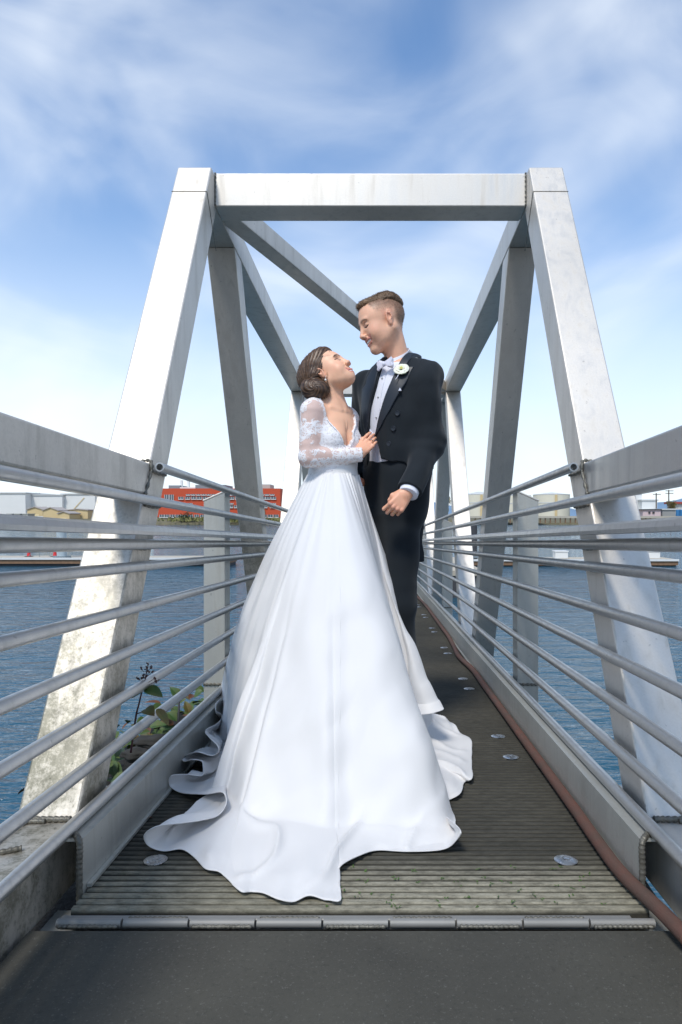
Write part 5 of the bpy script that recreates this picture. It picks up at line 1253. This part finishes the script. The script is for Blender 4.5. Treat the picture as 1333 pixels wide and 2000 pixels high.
am = np.linspace(ang[0], ang[0]+(ang[-1]-ang[0])*NU/(NU-1), NU, endpoint=False) if False else ang
sgn = np.sign(ang[-1]-ang[0]); mono = np.maximum.accumulate(sgn*ang); ang = sgn*mono
for _ in range(3): 
    e_ = ang-np.linspace(ang[0], ang[0]+sgn*2*np.pi, NU, endpoint=False); e_ = np.convolve(np.concatenate([e_[-65:], e_, e_[:65]]), kern, 'valid'); ang = e_+np.linspace(ang[0], ang[0]+sgn*2*np.pi, NU, endpoint=False) if False else e_+np.linspace(ang[0], ang[0]+sgn*2*np.pi, NU, endpoint=False)
rx, ry = .100, .088
Wr = np.stack([WC[0]+rx*np.cos(ang), WC[1]+ry*np.sin(ang), np.full(NU, WC[2])], 1)
tt = np.linspace(0, 1, NT)
dist = np.hypot(S[:, 0]-WC[0], S[:, 1]-WC[1]); leftness = sstep(-np.cos(ang), .15, .95)
V = np.zeros((NT, NU, 3)); uu = np.arange(NU)/NU
# ridge lines (pleats) that start at the waist
rid = np.zeros(NU); rgd = np.random.default_rng(14)
def ang_at(x, y):
    q = FL(x, y); j = int(np.argmin(np.hypot(Gd[:, 0]-q[0], Gd[:, 1]-q[1]))); return ang[j]
PL_ = [(853, 1560, .9, .10), (806, 1400, .8, .07), (868, 1383, 1.1, .10), (760, 1640, .35, .16), (560, 1640, .6, .12), (505, 1560, .8, .10), (470, 1540, .5, .08), (440, 1450, .8, .10), (426, 1395, .6, .10)]
cent = np.array([ang_at(x, y) for x, y, _, _ in PL_]); ampl = np.array([q[2] for q in PL_]); wid = np.array([q[3] for q in PL_])
gath = rgd.uniform(0, 6.3, 8)
for i, t in enumerate(tt):
    dd = dist
    # first down to the deck at Gd, then out along it to the hem H
    TG = .76; s1 = min(1, t/TG); s2 = max(0, (t-TG)/(1-TG))
    h1 = (1-leftness)*((1-.25)*s1+.25*(1-(1-s1)**1.6))+leftness*(1-(1-s1)**1.85)
    tgt = S+(Gd-S)*sstep(np.array([s1]), .15, .95)[0]
    p = Wr.copy(); p[:, :2] += (tgt-Wr)[:, :2]*h1[:, None]
    rnd = .05*(1-s2); zz_ = 1-s1; lift = np.sqrt(zz_*zz_+rnd*rnd)-rnd*.62*sstep(np.array([1-zz_]), 0, 1)[0]*0-rnd*(1 if s1 < 1 else 1)*s1*.55
    p[:, 2] = tgt[:, 2]+(WC[2]-tgt[:, 2])*lift
    if s2 > 0: p = p+(H-tgt)*np.array([s2, s2, 0]); p[:, 2] = p[:, 2]*(1-s2**1.5)+H[:, 2]*s2**1.5
    # pleats
    rn = np.stack([np.cos(ang), np.sin(ang)], 1)
    fold = np.zeros(NU)
    for c_, a_, wd_ in zip(cent, ampl, wid):
        da = (ang-c_+.10*math.sin(3*t+c_)*t+np.pi) % (2*np.pi)-np.pi
        ww = wd_*(1.6-.5*t); fold += a_*np.exp(-(np.abs(da)/ww)**2)
    amp = .003+.036*sstep(np.array([t]), .02, .6)[0]*(1-.75*sstep(np.array([t]), .72, 1.)[0])
    p[:, :2] += rn*((fold-.5)*amp)[:, None]
    fine = sum(np.sin(ang*k_+g_+1.3*math.sin(3*t+k_)) for k_, g_ in zip((17, 23, 29, 37, 43, 51, 13, 11), gath))
    p[:, :2] += rn*(fine*.0007*(1-sstep(np.array([t]), .04, .55)[0])+fine*.0008*sstep(np.array([t]), .5, .8)[0])[:, None]
    low = .012*np.sin(ang*5+1.5*t+.6)*math.sin(math.pi*min(1, t*1.15))
    p[:, :2] += rn*low[:, None]
    floor = ZD+.004+.0
    p[:, 2] = np.maximum(p[:, 2], floor+.002*(1+np.sin(uu*60)))
    V[i] = p
# creases over the train and soft dents
flatp = V.reshape(-1, 3)
tr = np.repeat(tt, NU)
dent = .016*sn(flatp*(1, .6, 1), 8, 31)+.007*sn(flatp*(1, .8, 1), 20, 33)
ridg = 1-np.abs(sn(flatp*(1, .55, .8), 13, 41))*1.6; dent += .016*np.clip(ridg, 0, 1)**3*sstep(tr, .62, .8)
wgt = sstep(tr, .25, .7)*(1-sstep(tr, .93, 1.))
flatp[:, 2] = np.maximum(flatp[:, 2]+dent*wgt, ZD+.004)
rr_ = np.tile(np.stack([np.cos(ang), np.sin(ang)], 1), (NT, 1)); hd_ = (.011*sn(flatp*(1, 1, .45), 11, 51)+.006*sn(flatp*(1, 1, .5), 24, 53)+.004*np.abs(sn(flatp*(1, 1, .7), 17, 55)))*sstep(tr, .12, .45)*(1-.8*sstep(tr, .80, .97))
flatp[:, :2] += rr_*hd_[:, None]
i_ = np.arange(NT-1)[:, None]*NU; j_ = np.arange(NU)[None]; k_ = (j_+1) % NU
Fq = np.stack([i_+j_, i_+k_, i_+NU+k_, i_+NU+j_], -1).reshape(-1, 4)
if sgn < 0: Fq = Fq[:, ::-1]
SK = BT_.part('skirt', (flatp, Fq), M_SAT, smooth=True)
md = SK.modifiers.new('thickness', 'SOLIDIFY'); md.thickness = .0022; md.offset = -1
# rolled seam lines
for uix in (np.argmin(np.hypot(H[:, 0]-FL(664, 1700)[0], H[:, 1]-FL(664, 1700)[1])),):
    pts = V[4:NT-6, uix]+np.array((0, -.0012, .0010)); BT_.part('seam', tube(catmull(pts[::5], 90), .0011, 5), M_SAT, SK, smooth=True)
# waist band
wb = np.stack([np.array([WC[0]+(rx-.004+.004*k)*math.cos(a), WC[1]+(ry-.004+.004*k)*math.sin(a), WC[2]+.045-.024*k]) for k in (0, .6, 1.4, 2) for a in np.linspace(0, 2*np.pi, 64, endpoint=False)])
wq = np.array([(r*64+j, r*64+(j+1) % 64, (r+1)*64+(j+1) % 64, (r+1)*64+j) for r in range(3) for j in range(64)])[:, ::-1]
BT_.part('waist_band', (wb, wq), M_SAT, SK, smooth=True)
